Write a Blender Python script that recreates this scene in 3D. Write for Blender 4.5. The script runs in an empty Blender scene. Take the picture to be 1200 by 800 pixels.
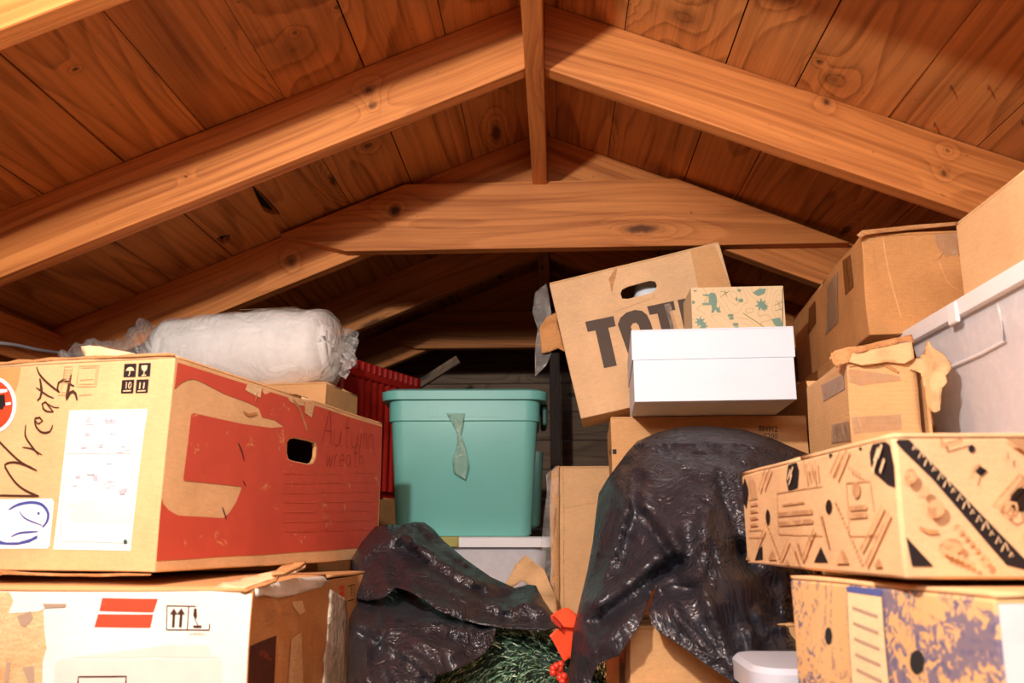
import bpy, bmesh, math, random
from mathutils import Vector, Matrix, noise
random.seed(7)
C = bpy.context.scene.collection
R = math.radians
# ------------------------------------------------------------------ camera model (eye 0.62 m above the loft floor)
EYE = Vector((0, 0, 0.62)); FPX = 1000.0
TH = math.atan(.230); PH = math.atan(.052*math.cos(TH))
def ray(px, py):
    u = (px-600)/FPX; v = (400-py)/FPX
    y = math.cos(TH)-v*math.sin(TH); z = v*math.cos(TH)+math.sin(TH)
    return Vector((u*math.cos(PH)-y*math.sin(PH), u*math.sin(PH)+y*math.cos(PH), z))
def atY(px, py, Y): r = ray(px, py); return EYE+r*(Y/r.y)
def atZ(px, py, Z): r = ray(px, py); return EYE+r*((Z-EYE.z)/r.z)
def hit(px, py, co, no): r = ray(px, py); return EYE+r*((co-EYE).dot(no)/r.dot(no))

# ------------------------------------------------------------------ node helpers
class NT:
    def __init__(s, name):
        s.m = bpy.data.materials.new(name); s.m.use_nodes = True
        s.t = s.m.node_tree; s.b = s.t.nodes['Principled BSDF']; s.out = s.t.nodes['Material Output']
    def n(s, typ, **kw):
        x = s.t.nodes.new(typ)
        for k, v in kw.items(): setattr(x, k, v)
        return x
    def put(s, sock, v):
        if hasattr(v, 'is_output') or isinstance(v, bpy.types.NodeSocket): s.t.links.new(v, sock)
        elif v is not None: sock.default_value = v
    def math(s, op, a, b=None, c=None, clamp=False):
        x = s.n('ShaderNodeMath', operation=op, use_clamp=clamp)
        s.put(x.inputs[0], a); s.put(x.inputs[1], b)
        if c is not None: s.put(x.inputs[2], c)
        return x.outputs[0]
    def vmul(s, v, k):
        x = s.n('ShaderNodeVectorMath', operation='MULTIPLY'); s.put(x.inputs[0], v); s.put(x.inputs[1], k); return x.outputs[0]
    def vadd(s, v, k):
        x = s.n('ShaderNodeVectorMath', operation='ADD'); s.put(x.inputs[0], v); s.put(x.inputs[1], k); return x.outputs[0]
    def noise(s, v, scale=1, detail=3, rough=.55, dist=0, col=False):
        x = s.n('ShaderNodeTexNoise'); s.put(x.inputs['Vector'], v); x.inputs['Scale'].default_value = scale
        x.inputs['Detail'].default_value = detail; x.inputs['Roughness'].default_value = rough; x.inputs['Distortion'].default_value = dist
        return x.outputs[1 if col else 0]
    def ramp(s, f, pts, interp='LINEAR'):
        x = s.n('ShaderNodeValToRGB'); x.color_ramp.interpolation = interp
        e = x.color_ramp.elements
        while len(e) < len(pts): e.new(.5)
        for i, (p, c) in enumerate(pts):
            e[i].position = p
            if not isinstance(c, (tuple, list)): c = (c, c, c)
            e[i].color = (*c, 1)
        s.put(x.inputs[0], f); return x.outputs[0]
    def mix(s, f, a, b, blend='MIX'):
        x = s.n('ShaderNodeMix', data_type='RGBA', blend_type=blend)
        s.put(x.inputs[0], f)
        for k, v in ((6, a), (7, b)):
            if isinstance(v, tuple): v = (*v[:3], 1)
            s.put(x.inputs[k], v)
        return x.outputs[2]
    def obj(s): return s.n('ShaderNodeTexCoord').outputs['Object']
    def bump(s, h, strength=.3, dist=.002):
        x = s.n('ShaderNodeBump'); x.inputs['Strength'].default_value = strength; x.inputs['Distance'].default_value = dist
        s.put(x.inputs['Height'], h); s.put(s.b.inputs['Normal'], x.outputs[0]); return x.outputs[0]
    def fin(s, col=None, rough=None, spec=None):
        if isinstance(col, tuple): col = (*col[:3], 1)
        if col is not None: s.put(s.b.inputs['Base Color'], col)
        if rough is not None: s.put(s.b.inputs['Roughness'], rough)
        if spec is not None: s.put(s.b.inputs['Specular IOR Level'], spec)
        return s.m
def lin(r, g, b):
    f = lambda c: (c/255/12.92) if c/255 <= .04045 else ((c/255+.055)/1.055)**2.4
    return (f(r), f(g), f(b))
def dk(c, k): return tuple(x*k for x in c)

def wood(name, light, dark, ringk=18, bright=1.0, knotden=.5, stretch=.8, tint=.45, ringw=.42, knots=(), straight=.3):
    t = NT(name)
    a = t.n('ShaderNodeAttribute', attribute_name='gr').outputs['Vector']
    sp = t.n('ShaderNodeSeparateXYZ'); t.put(sp.inputs[0], a)
    idv = sp.outputs[2]
    base = t.vmul(a, (stretch, 6.5, 17.3))
    kv = t.vadd(t.vmul(a, (1.6, 6.2, 0)), (0, 0, 0))
    off = t.n('ShaderNodeCombineXYZ'); t.put(off.inputs[0], t.math('MULTIPLY', idv, 3.71)); t.put(off.inputs[1], t.math('MULTIPLY', idv, 5.93))
    kv = t.vadd(kv, off.outputs[0])
    kv = t.vadd(kv, t.vmul(t.noise(a, 40, 2, col=True), (.03, .1, 0)))
    vo = t.n('ShaderNodeTexVoronoi', voronoi_dimensions='2D'); t.put(vo.inputs['Vector'], kv); vo.inputs['Scale'].default_value = 1
    d = vo.outputs['Distance']
    cs = t.n('ShaderNodeSeparateColor'); t.put(cs.inputs[0], vo.outputs['Color'])
    has = t.math('LESS_THAN', cs.outputs[0], knotden)
    big = t.math('MULTIPLY', t.math('ADD', .035, t.math('MULTIPLY', cs.outputs[1], .06)), has)
    infl = t.math('MULTIPLY', t.math('POWER', t.math('SUBTRACT', 1, t.math('MULTIPLY', d, 2.2), clamp=True), 2.5), has)
    fld = t.math('ADD', t.math('MULTIPLY', t.noise(base, 1, 1.2, .4, .25), ringk), t.math('MULTIPLY', infl, 6))
    pos = t.n('ShaderNodeNewGeometry').outputs['Position']
    wob = t.vmul(t.vadd(t.noise(pos, 55, 2, col=True), (-.5, -.5, -.5)), (.012, .012, .012))
    kd = None
    for p, r, st in knots:
        x = t.n('ShaderNodeVectorMath', operation='DISTANCE'); t.put(x.inputs[0], t.vadd(pos, wob)); x.inputs[1].default_value = p
        dd = t.math('DIVIDE', x.outputs['Value'], r)
        fld = t.math('ADD', fld, t.math('MULTIPLY', t.math('POWER', 2.718, t.math('MULTIPLY', dd, -.55)), 3.2))
        c = t.math('MULTIPLY', t.math('SUBTRACT', 1.35, dd, clamp=True), st)
        kd = c if kd is None else t.math('MAXIMUM', kd, c)
    fr = t.math('FRACT', fld)
    ring = t.ramp(fr, [(0, .0), (.62, .30), (.86, 1), (.93, .85), (1, 0)])
    fine = t.noise(t.vmul(a, (7, 260, 31)), 1, 2)
    mott = t.noise(t.vmul(a, (3, 9, 5)), 1, 3)
    f = t.math('ADD', t.math('MULTIPLY', ring, ringw), t.math('MULTIPLY', fine, .45))
    sg = t.ramp(t.noise(t.vadd(t.vmul(a, (.9, 85, 11)), t.vmul(t.noise(t.vmul(a, (2, 4, 1)), 1, 1, col=True), (0, 5, 0))), 1, 1.5), [(.42, 0), (.66, 1)])
    f = t.math('ADD', f, t.math('MULTIPLY', sg, straight))
    f = t.math('ADD', f, t.math('SUBTRACT', t.math('MULTIPLY', mott, .7), .47), clamp=True)
    col = t.mix(f, dk(light, bright), dk(dark, bright))
    wn = t.n('ShaderNodeTexWhiteNoise', noise_dimensions='1D'); t.put(wn.inputs['W'], idv)
    col = t.mix(t.math('MULTIPLY', wn.outputs['Value'], tint), col, t.mix(1, col, (.66, .58, .52), 'MULTIPLY'))
    # knot: dark core with brown halo
    kr = t.math('DIVIDE', d, t.math('ADD', big, .0001))
    kn = t.math('SUBTRACT', 1, t.math('SUBTRACT', kr, .55), clamp=True)
    kn = t.math('MULTIPLY', t.math('POWER', kn, 1.5), has)
    col = t.mix(t.math('MULTIPLY', kn, .9), col, dk(dark, .22))
    if kd is not None: col = t.mix(kd, col, dk(dark, .2))
    # small resin specks
    sp2 = t.ramp(t.noise(t.vmul(a, (60, 90, 7)), 1, 1), [(.76, 0), (.82, 1)])
    col = t.mix(t.math('MULTIPLY', sp2, .5), col, dk(dark, .3))
    t.bump(t.math('ADD', t.math('MULTIPLY', ring, .5), fine), .25, .0015)
    return t.fin(col, .62, .35)

def card(name, c, c2=None, mott=.16, rough=.78, corr=0.0):
    t = NT(name); o = t.obj()
    n1 = t.noise(o, 9, 4); n2 = t.noise(t.vmul(o, (60, 60, 260)), 1, 2); n3 = t.noise(o, 420, 2)
    f = t.math('ADD', t.math('MULTIPLY', n1, .55), t.math('MULTIPLY', n2, .25))
    f = t.math('ADD', f, t.math('MULTIPLY', n3, .3))
    col = t.mix(t.ramp(f, [(.35, 0), (.75, 1)]), dk(c, 1+mott*.5), c2 or dk(c, 1-mott*1.6))
    # scuffs and creases
    sc = t.ramp(t.noise(t.vmul(o, (3, 3, 9)), 4, 6, .7, 1.5), [(.64, 0), (.70, 1)])
    col = t.mix(t.math('MULTIPLY', sc, .22), col, dk(c, .55))
    h = t.math('ADD', t.math('MULTIPLY', n1, 1.5), t.math('MULTIPLY', n3, .15))
    if corr:
        w = t.n('ShaderNodeTexWave', wave_type='BANDS', bands_direction='Z'); t.put(w.inputs['Vector'], o); w.inputs['Scale'].default_value = 45
        col = t.mix(t.math('MULTIPLY', w.outputs[1], corr), col, dk(c, .7))
    t.bump(h, .35, .004)
    return t.fin(col, rough, .25)

def ink(name, c, under=None, wear=.62, rough=.6):
    t = NT(name); o = t.obj()
    col = t.mix(t.noise(o, 30, 4), dk(c, 1.1), dk(c, .86))
    if under:
        w = t.ramp(t.noise(t.vmul(o, (1, 1, 1.6)), 22, 7, .75, .6), [(wear, 0), (wear+.05, 1)])
        col = t.mix(t.math('MULTIPLY', w, .75), col, under)
    return t.fin(col, rough, .3)

def plastic(name, c, rough=.4, mott=.05, spec=.5):
    t = NT(name); o = t.obj()
    col = t.mix(t.noise(o, 12, 3), dk(c, 1+mott), dk(c, 1-mott))
    t.bump(t.noise(o, 300, 2), .05, .001)
    return t.fin(col, rough, spec)

def film(name, c, alpha, rough=.15, bump=.6, bscale=60, tint=(1, 1, 1), white=.0, fres=.5):
    """thin plastic film: part see-through, part glossy, part milky"""
    t = NT(name); o = t.obj()
    t.fin(c, rough, .6)
    h = t.math('ADD', t.noise(o, bscale, 4, .6, 1.2), t.math('MULTIPLY', t.noise(t.vmul(o, (1, 1, .35)), bscale*.4, 3, .5, 2.), 1.5))
    t.bump(h, bump, .006)
    tr = t.n('ShaderNodeBsdfTransparent'); tr.inputs[0].default_value = (*tint, 1)
    mx = t.n('ShaderNodeMixShader')
    a = t.math('ADD', alpha-white, t.math('MULTIPLY', t.ramp(t.noise(o, 25, 4, .6, 1), [(.45, 0), (.7, 1)]), white*2), clamp=True)
    fr = t.n('ShaderNodeFresnel'); fr.inputs[0].default_value = 1.45
    a = t.math('ADD', a, t.math('MULTIPLY', fr.outputs[0], fres), clamp=True)
    t.put(mx.inputs[0], a); t.t.links.new(tr.outputs[0], mx.inputs[1]); t.t.links.new(t.b.outputs[0], mx.inputs[2])
    t.t.links.new(mx.outputs[0], t.out.inputs[0])
    return t.m

# ------------------------------------------------------------------ object helpers
def thing(name, label, cat, loc=(0, 0, 0), rot=(0, 0, 0), group=None):
    o = bpy.data.objects.new(name, None); C.objects.link(o)
    o.empty_display_size = .05
    o.location = loc; o.rotation_euler = rot; o['label'] = label; o['category'] = cat
    if group: o['group'] = group
    return o
def tag(o, label, cat, group=None):
    o['label'] = label; o['category'] = cat
    if group: o['group'] = group
    return o
def W(o): return Matrix.LocRotScale(o.location, o.rotation_euler, None)
def link(name, bm, mat, parent=None, smooth=None, label=None):
    me = bpy.data.meshes.new(name); bm.normal_update(); bm.to_mesh(me); bm.free()
    for m in (mat if isinstance(mat, (list, tuple)) else [mat]): me.materials.append(m)
    o = bpy.data.objects.new(name, me); C.objects.link(o)
    if parent: o.parent = parent
    if smooth is not None:
        for p in me.polygons: p.use_smooth = True
        me.set_sharp_from_angle(angle=R(smooth))
    if label: o['label'] = label
    return o
def solid(o, th, off=-1):
    m = o.modifiers.new('thick', 'SOLIDIFY'); m.thickness = th; m.offset = off; return o
def bevel(o, w, seg=2, ang=40):
    m = o.modifiers.new('bev', 'BEVEL'); m.width = w; m.segments = seg; m.limit_method = 'ANGLE'; m.angle_limit = R(ang); return o
def bx(bm, lo, hi):
    x0, y0, z0 = lo; x1, y1, z1 = hi
    v = [bm.verts.new(p) for p in ((x0,y0,z0),(x1,y0,z0),(x1,y1,z0),(x0,y1,z0),(x0,y0,z1),(x1,y0,z1),(x1,y1,z1),(x0,y1,z1))]
    return [bm.faces.new([v[i] for i in f]) for f in ((3,2,1,0),(4,5,6,7),(0,1,5,4),(1,2,6,5),(2,3,7,6),(3,0,4,7))]
def area2(p): return sum(p[i][0]*p[(i+1) % len(p)][1]-p[(i+1) % len(p)][0]*p[i][1] for i in range(len(p)))/2
def poly2(outer, holes=(), cell=.03):
    """flat polygon (with holes) in XY, cut into a grid"""
    bm = bmesh.new()
    for loop in [outer]+list(holes):
        vs = [bm.verts.new((p[0], p[1], 0)) for p in loop]
        for i in range(len(vs)): bm.edges.new((vs[i], vs[(i+1) % len(vs)]))
    bmesh.ops.triangle_fill(bm, edges=bm.edges[:], use_beauty=True, use_dissolve=False, normal=(0, 0, 1))
    for ax in (0, 1):
        lo = min(p[ax] for p in outer); hi = max(p[ax] for p in outer)
        k = math.floor(lo/cell)+1
        while k*cell < hi-1e-6:
            no = (1, 0, 0) if ax == 0 else (0, 1, 0)
            bmesh.ops.bisect_plane(bm, geom=bm.verts[:]+bm.edges[:]+bm.faces[:], plane_co=(k*cell*(ax == 0), k*cell*(ax == 1), 0), plane_no=no, dist=1e-6)
            k += 1
    for f in bm.faces:
        if f.normal.z < 0: f.normal_flip()
    bm.normal_update()
    return bm
def merge(dst, src, fn, mi=0, flip=False):
    """copy src into dst through the point map fn"""
    mp = {v: dst.verts.new(fn(v.co)) for v in src.verts}
    for f in src.faces:
        vs = [mp[v] for v in f.verts]
        if flip: vs.reverse()
        try: g = dst.faces.new(vs); g.material_index = mi
        except ValueError: pass
    src.free()
def catmull(pts, step):
    if len(pts) < 3: P = [pts[0]]+list(pts)+[pts[-1]]
    else: P = [pts[0]]+list(pts)+[pts[-1]]
    out = []
    for i in range(1, len(P)-2):
        a, b, c, d = [Vector(q) for q in P[i-1:i+3]]
        n = max(1, int((c-b).length/step))
        for k in range(n):
            t = k/n
            out.append(.5*((2*b)+(c-a)*t+(2*a-5*b+4*c-d)*t*t+(3*b-a-3*c+d)*t**3))
    out.append(Vector(P[-2])); return out
def tube(bm, pts, r, seg=8, cap=True):
    rings = []; n = len(pts); up = Vector((0, 0, 1))
    for i, p in enumerate(pts):
        p = Vector(p); t = (Vector(pts[min(i+1, n-1)])-Vector(pts[max(i-1, 0)])).normalized()
        a = t.cross(up)
        if a.length < 1e-3: a = t.cross(Vector((1, 0, 0)))
        a.normalize(); b = t.cross(a)
        rr = r[i] if isinstance(r, (list, tuple)) else r
        rings.append([bm.verts.new(p+(a*math.cos(k*2*math.pi/seg)+b*math.sin(k*2*math.pi/seg))*rr) for k in range(seg)])
    for i in range(n-1):
        for k in range(seg):
            bm.faces.new((rings[i][k], rings[i][(k+1) % seg], rings[i+1][(k+1) % seg], rings[i+1][k]))
    if cap:
        bm.faces.new(rings[0][::-1]); bm.faces.new(rings[-1])
def rrect(hw, hd, r, n=5):
    out = []
    for cx, cy, a0 in ((hw-r, hd-r, 0), (-hw+r, hd-r, 90), (-hw+r, -hd+r, 180), (hw-r, -hd+r, 270)):
        for k in range(n+1):
            a = R(a0+90*k/n); out.append((cx+r*math.cos(a), cy+r*math.sin(a)))
    return out
def loft(bm, secs, cap0=True, cap1=True, n=5):
    """secs: (z, half width, half depth, corner radius)"""
    rings = [[bm.verts.new((x, y, z)) for x, y in rrect(hw, hd, r, n)] for z, hw, hd, r in secs]
    m = len(rings[0])
    for a, b in zip(rings, rings[1:]):
        for k in range(m): bm.faces.new((a[k], a[(k+1) % m], b[(k+1) % m], b[k]))
    if cap0: bm.faces.new(rings[0][::-1])
    if cap1: bm.faces.new(rings[-1])

STROKES = {  # unit pen strokes for handwriting
 'A': [[(0,0),(.25,.6),(.45,1),(.6,.5),(.75,0)],[(.15,.4),(.7,.4)]],
 'u': [[(0,.5),(.05,.1),(.25,0),(.45,.15),(.5,.5)],[(.5,.5),(.52,.1),(.62,0)]],
 't': [[(.2,.9),(.18,.4),(.22,.05),(.4,0)],[(0,.6),(.45,.6)]],
 'm': [[(0,0),(.02,.5)],[(.02,.35),(.15,.5),(.25,.4),(.26,0)],[(.26,.35),(.4,.5),(.52,.4),(.54,0)]],
 'n': [[(0,0),(.02,.5)],[(.02,.35),(.2,.5),(.38,.4),(.42,0)]],
 'w': [[(0,.5),(.12,0),(.28,.4),(.42,0),(.58,.5)]],
 'r': [[(0,0),(.03,.5)],[(.03,.3),(.18,.5),(.32,.45)]],
 'e': [[(.05,.25),(.4,.3),(.35,.48),(.15,.48),(.02,.25),(.12,.02),(.42,.06)]],
 'a': [[(.4,.45),(.15,.48),(.02,.22),(.15,.02),(.38,.15),(.42,.48)],[(.42,.48),(.42,.08),(.52,0)]],
 'h': [[(0,1),(.02,0)],[(.02,.3),(.2,.5),(.36,.38),(.4,0)]],
}
def textmesh(s):
    cu = bpy.data.curves.new('t', 'FONT'); cu.body = s; cu.resolution_u = 2
    o = bpy.data.objects.new('t', cu); C.objects.link(o)
    bpy.context.view_layer.update()
    me = o.evaluated_get(bpy.context.evaluated_depsgraph_get()).to_mesh()
    vs = [v.co.copy() for v in me.vertices]; fs = [tuple(p.vertices) for p in me.polygons]
    bpy.data.objects.remove(o); bpy.data.curves.remove(cu)
    return vs, fs

# ------------------------------------------------------------------ cardboard box class
class Box:
    """local frame: x across the front, y to the back, z up, origin at the base centre"""
    def __init__(s, name, label, cat, dims, yaw, corner, which='fl', group=None, rx=0, ry=0, warp=.0016, seed=None):
        s.w, s.d, s.h = dims
        q = Vector({'fl': (-s.w/2, -s.d/2, 0), 'fr': (s.w/2, -s.d/2, 0), 'flt': (-s.w/2, -s.d/2, s.h), 'frt': (s.w/2, -s.d/2, s.h), 'c': (0, 0, 0)}[which])
        from mathutils import Euler
        rot = Euler((R(rx), R(ry), R(yaw)), 'XYZ')
        loc = Vector(corner)-rot.to_matrix() @ q
        s.o = thing(name, label, cat, loc, rot, group)
        s.M = Matrix.LocRotScale(loc, rot, None); s.I = s.M.inverted()
        s.amp = warp; s.seed = random.random()*50 if seed is None else seed
    F = {'front': 1, 'right': 0, 'left': 0, 'top': 2, 'bottom': 2, 'back': 1}
    def plane(s, f):
        co, no = {'front': ((0,-s.d/2,0),(0,-1,0)), 'back': ((0,s.d/2,0),(0,1,0)), 'left': ((-s.w/2,0,0),(-1,0,0)), 'right': ((s.w/2,0,0),(1,0,0)),
                  'top': ((0,0,s.h),(0,0,1)), 'bottom': ((0,0,0),(0,0,-1))}[f]
        return Vector(co), Vector(no)
    def px(s, f, x, y):
        co, no = s.plane(f)
        p = s.I @ hit(x, y, s.M @ co, (s.M.to_3x3() @ no))
        a, b = (p.x, p.z) if s.F[f] == 1 else (p.y, p.z) if s.F[f] == 0 else (p.x, p.y)
        ha = (s.d if s.F[f] == 0 else s.w)/2-.0015
        lo, hi = (-s.d/2+.0015, s.d/2-.0015) if s.F[f] == 2 else (.0015, s.h-.0055)
        return (max(-ha, min(ha, a)), max(lo, min(hi, b)))
    def to3(s, f, a, b, off=0):
        co, no = s.plane(f)
        p = Vector((a, co.y, b)) if s.F[f] == 1 else Vector((co.x, a, b)) if s.F[f] == 0 else Vector((a, b, co.z))
        return s.wp(p)+no*off
    def wp(s, p):
        if not s.amp: return Vector(p)
        q = Vector(p)*7+Vector((s.seed, s.seed*.7, 3))
        k = s.amp
        return Vector(p)+Vector((noise.noise(q)*k*1.5, noise.noise(q+Vector((9, 4, 2)))*k*1.5, noise.noise(q+Vector((31, 7, 5)))*k*.6))
    def body(s, mat, name='body', holes=None, outlines=None, cell=.035, faces=('front','back','left','right','top','bottom'), top=None, bev=.0018):
        bm = bmesh.new(); holes = holes or {}; outlines = outlines or {}
        W_, D_, H_ = s.w/2, s.d/2, s.h if top is None else top
        for f in faces:
            k = s.F[f]
            rect = [(-W_,0),(W_,0),(W_,H_),(-W_,H_)] if k == 1 else [(-D_,0),(D_,0),(D_,H_),(-D_,H_)] if k == 0 else [(-W_,-D_),(W_,-D_),(W_,D_),(-W_,D_)]
            if f in outlines: rect = outlines[f]
            p = poly2(rect, holes.get(f, ()), cell)
            zt = H_-s.h if f == 'top' else 0
            flip = f in ('left', 'back', 'bottom')
            merge(bm, p, lambda v, f=f, zt=zt: s.to3(f, v.x, v.y)+Vector((0, 0, zt)), flip=flip)
        bmesh.ops.remove_doubles(bm, verts=bm.verts[:], dist=2e-4)
        o = link(name, bm, mat, s.o, 35); s.bodyobj = o
        if bev: bevel(o, bev, 2, 50)
        return o
    def flaps(s, mat, tape=None, gap=.003, lift=(0, 0)):
        for sg, lf in ((-1, lift[0]), (1, lift[1])):
            bm = bmesh.new()
            p = poly2([(-s.w/2+.001, gap/2), (s.w/2-.001, gap/2), (s.w/2-.001, s.d/2), (-s.w/2+.001, s.d/2)], (), .05)
            def fn(v, sg=sg, lf=lf):
                q = s.wp(Vector((v.x, v.y*sg, s.h-.004)))
                q.z += lf*(s.d/2-v.y)/(s.d/2); return q
            merge(bm, p, fn, flip=sg < 0)
            o = link('flap', bm, mat, s.o, 35); solid(o, .004, 1)
        if tape:
            bm = bmesh.new()
            p = poly2([(-s.w/2, -.025), (s.w/2, -.025), (s.w/2, .025), (-s.w/2, .025)], (), .05)
            merge(bm, p, lambda v: s.wp(Vector((v.x, v.y, s.h)))+Vector((0, 0, .0008)))
            link('tape', bm, tape, s.o, 35)
    def decal(s, name, mat, items, off=.0007, part=False, into=None):
        """printed ink goes into the body's mesh (or INTO a label's); PART=True makes each item a child of its own"""
        if part:
            return [s._dec(name, mat, [it], off+i*.0001) for i, it in enumerate(items)][0]
        dst = into or s.bodyobj
        bm = bmesh.new(); bm.from_mesh(dst.data)
        if mat.name not in [m.name for m in dst.data.materials]: dst.data.materials.append(mat)
        mi = [m.name for m in dst.data.materials].index(mat.name)
        n0 = len(bm.faces); s._geo(bm, items, off); bm.faces.ensure_lookup_table()
        for f in bm.faces[n0:]: f.material_index = mi; f.smooth = True
        bm.to_mesh(dst.data); bm.free(); return dst
    def _dec(s, name, mat, items, off):
        bm = bmesh.new(); s._geo(bm, items, off); return link(name, bm, mat, s.o, 35)
    def _geo(s, bm, items, off):
        k = 0
        def ribbon(f, pl, w, o_, taper, flip):
            L = []; n = len(pl)
            for i, p in enumerate(pl):
                t = pl[min(i+1, n-1)]-pl[max(i-1, 0)]
                if t.length < 1e-7: t = Vector((1, 0))
                t.normalize(); nn = Vector((-t.y, t.x))
                ww = w*.5*(.55+.45*min(1, min(i, n-1-i)/3)) if taper else w*.5
                L.append((bm.verts.new(s.to3(f, *(p+nn*ww), o_)), bm.verts.new(s.to3(f, *(p-nn*ww), o_))))
            for a, b in zip(L, L[1:]):
                vs = [a[0], a[1], b[1], b[0]]
                if flip: vs.reverse()
                try: bm.faces.new(vs)
                except ValueError: pass
        for it in items:
            typ, f = it[0], it[1]; flip = f in ('left', 'back', 'bottom')
            o_ = off+k*.00006; k += 1
            if typ in ('poly', 'fpoly'):
                pts = [s.px(f, *p) for p in it[2]] if typ == 'poly' else it[2]
                hs = [[s.px(f, *p) for p in h] for h in (it[3] if len(it) > 3 else ())]
                merge(bm, poly2(pts, hs, .035), lambda v: s.to3(f, v.x, v.y, o_), flip=flip)
            elif typ == 'line':
                pts = [s.px(f, *p) for p in it[2]]
                smooth = len(it) < 5 or it[4]
                pl = catmull([Vector((p[0], p[1])) for p in pts], .004) if smooth else sum([[Vector(a).lerp(Vector(b), t/6) for t in range(6)] for a, b in zip(pts, pts[1:])], [])+[Vector(pts[-1])]
                ribbon(f, pl, it[3], o_, smooth, flip)
            elif typ == 'disc':
                (cx, cy), rx_, ry_ = it[2], it[3], it[4]
                pts = [s.px(f, cx+rx_*math.cos(a*math.pi/12), cy+ry_*math.sin(a*math.pi/12)) for a in range(24)]
                merge(bm, poly2(pts, (), .035), lambda v: s.to3(f, v.x, v.y, o_), flip=flip)
            elif typ == 'text':   # ('text', face, string, origin px, right px, up px)
                vs, fs = textmesh(it[2]); O, X, Y = [Vector(s.px(f, *q)) for q in it[3:6]]
                mx = max(v.x for v in vs); my = max(v.y for v in vs)
                bv = [bm.verts.new(s.to3(f, *(O+(X-O)*(v.x/mx)+(Y-O)*(v.y/my)), o_)) for v in vs]
                for q in fs:
                    try: bm.faces.new([bv[i] for i in q])
                    except ValueError: pass
            elif typ == 'hand':   # handwriting from the pen stroke table
                O, X, Y = [Vector(s.px(f, *q)) for q in it[3:6]]
                adv = 0; tot = sum(max(x for st in STROKES[c] for x, y in st)+.16 for c in it[2])
                for c in it[2]:
                    for st in STROKES[c]:
                        ribbon(f, catmull([O+(X-O)*((x+adv)/tot)+(Y-O)*y for x, y in st], .003), it[6], o_, True, flip)
                    adv += max(x for st in STROKES[c] for x, y in st)+.16

def sheet(name, mat, root, outline, Yf, amp=.004, cell=8, th=.0012, fold=None, seed=0, freq=30, label=None):
    """crumpled piece of card, tape or film: outline traced in the photo, Yf(px,py) gives its depth"""
    bm = poly2(outline, (), cell)
    I = W(root).inverted() if root else Matrix()
    for v in bm.verts:
        p = atY(v.co.x, v.co.y, Yf(v.co.x, v.co.y))
        p += Vector((0, 1, .2))*noise.noise(p*freq+Vector((seed, seed, 0)))*amp
        v.co = I @ p
    o = link(name, bm, mat, root, 50, label)
    if th: solid(o, th, 0)
    return o

# ================================================================== MATERIALS
WOOD_L, WOOD_D = lin(226, 150, 88), lin(150, 82, 36)
KB = [(atY(463, 246, 2.10), .017, 1), (atY(432, 105, 1.55), .012, .8), (atY(437, 123, 1.55), .009, .8), (atY(218, 206, 1.55), .004, .9), (atY(968, 120, 1.55), .007, .9), (atY(1106, 204, 1.55), .008, .8), (atY(1110, 177, 1.55), .005, .6), (atY(341, 306, 2.14), .015, .75)]
m_beam = wood('rafter_timber', lin(226, 144, 76), lin(160, 86, 36), 13, 1.0, .25, .32, .2, .34, [(tuple(p), r, k) for p, r, k in KB], .42)
_L = lambda x, y: hit(x, y, Vector((-.033, 0, 1.697)), Vector((-.41, 0, 1)))
_R = lambda x, y: hit(x, y, Vector((-.033, 0, 1.697)), Vector((.41, 0, 1)))
KP = [(_L(431, 170), .014, .8), (_L(345, 58), .055, .38), (_L(345, 38), .006, .8), (_L(88, 82), .005, .9), (_L(395, 8), .006, .7), (_R(920, -5), .03, .5), (_R(960, 72), .006, .9), (_R(975, 92), .022, .5), (_R(800, 20), .03, .45)]
m_plank = wood('roof_boards', lin(220, 146, 80), lin(136, 78, 34), 9, 1.0, .22, .75, .3, .46, [(tuple(p), r, k) for p, r, k in KP], .3)
m_old = wood('old_boards', lin(196, 160, 130), lin(120, 90, 68), 10, .7, .5)
m_darkwood = wood('dark_timber', lin(92, 62, 44), lin(48, 32, 24), 10, .6, .4)
m_tan = card('card_tan', lin(234, 188, 136))
m_tan_w = card('card_warm', lin(224, 170, 114))
m_tan_d = card('card_deep', lin(212, 152, 94), mott=.22)
m_tan_l = card('card_light', lin(244, 208, 162))
m_tan_c = card('card_corrugated', lin(228, 178, 122), corr=.18)
m_core = card('torn_card_core', lin(214, 160, 108), lin(150, 96, 52), mott=.3)
m_whitecard = card('white_printed_card', lin(250, 246, 238), lin(228, 218, 204), mott=.05, rough=.5)
m_white = card('white_gift_card', lin(232, 240, 250), lin(222, 232, 244), mott=.02, rough=.5)
m_red = ink('red_print', lin(205, 84, 64), lin(222, 160, 108), .61)
m_redsticker = ink('red_sticker', lin(226, 72, 40))
m_redlogo = ink('faded_red_print', lin(224, 78, 50), lin(246, 170, 130), .58)
m_black = ink('black_ink', lin(38, 30, 32), lin(150, 110, 80), .72)
m_marker = ink('marker_ink', lin(72, 44, 32))
m_pencil = ink('pencil', lin(150, 50, 38))
m_brownink = ink('brown_ink', lin(188, 142, 100), lin(222, 178, 128), .5)
m_greyink = ink('grey_ink', lin(176, 150, 128))
m_totink = ink('tote_ink', lin(84, 66, 54), lin(150, 112, 80), .75)
m_blue = ink('blue_ink', lin(70, 82, 160))
m_labelw = ink('label_paper', lin(250, 250, 252), lin(226, 222, 222), .56, .45)
m_greypanel = ink('grey_print', lin(226, 212, 202))
m_torn = card('torn_paper', lin(236, 208, 164), lin(190, 140, 90), mott=.3)
m_tape = film('clear_tape', lin(214, 190, 160), .34, .18, .5, 90, (.93, .88, .82), .12)
m_browntape = film('brown_tape', lin(150, 92, 44), .55, .22, .3, 60, (.8, .62, .45), .05)
m_clear = film('clear_film', lin(238, 232, 224), .12, .12, 1.0, 40, (.99, .99, 1), .05)
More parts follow.
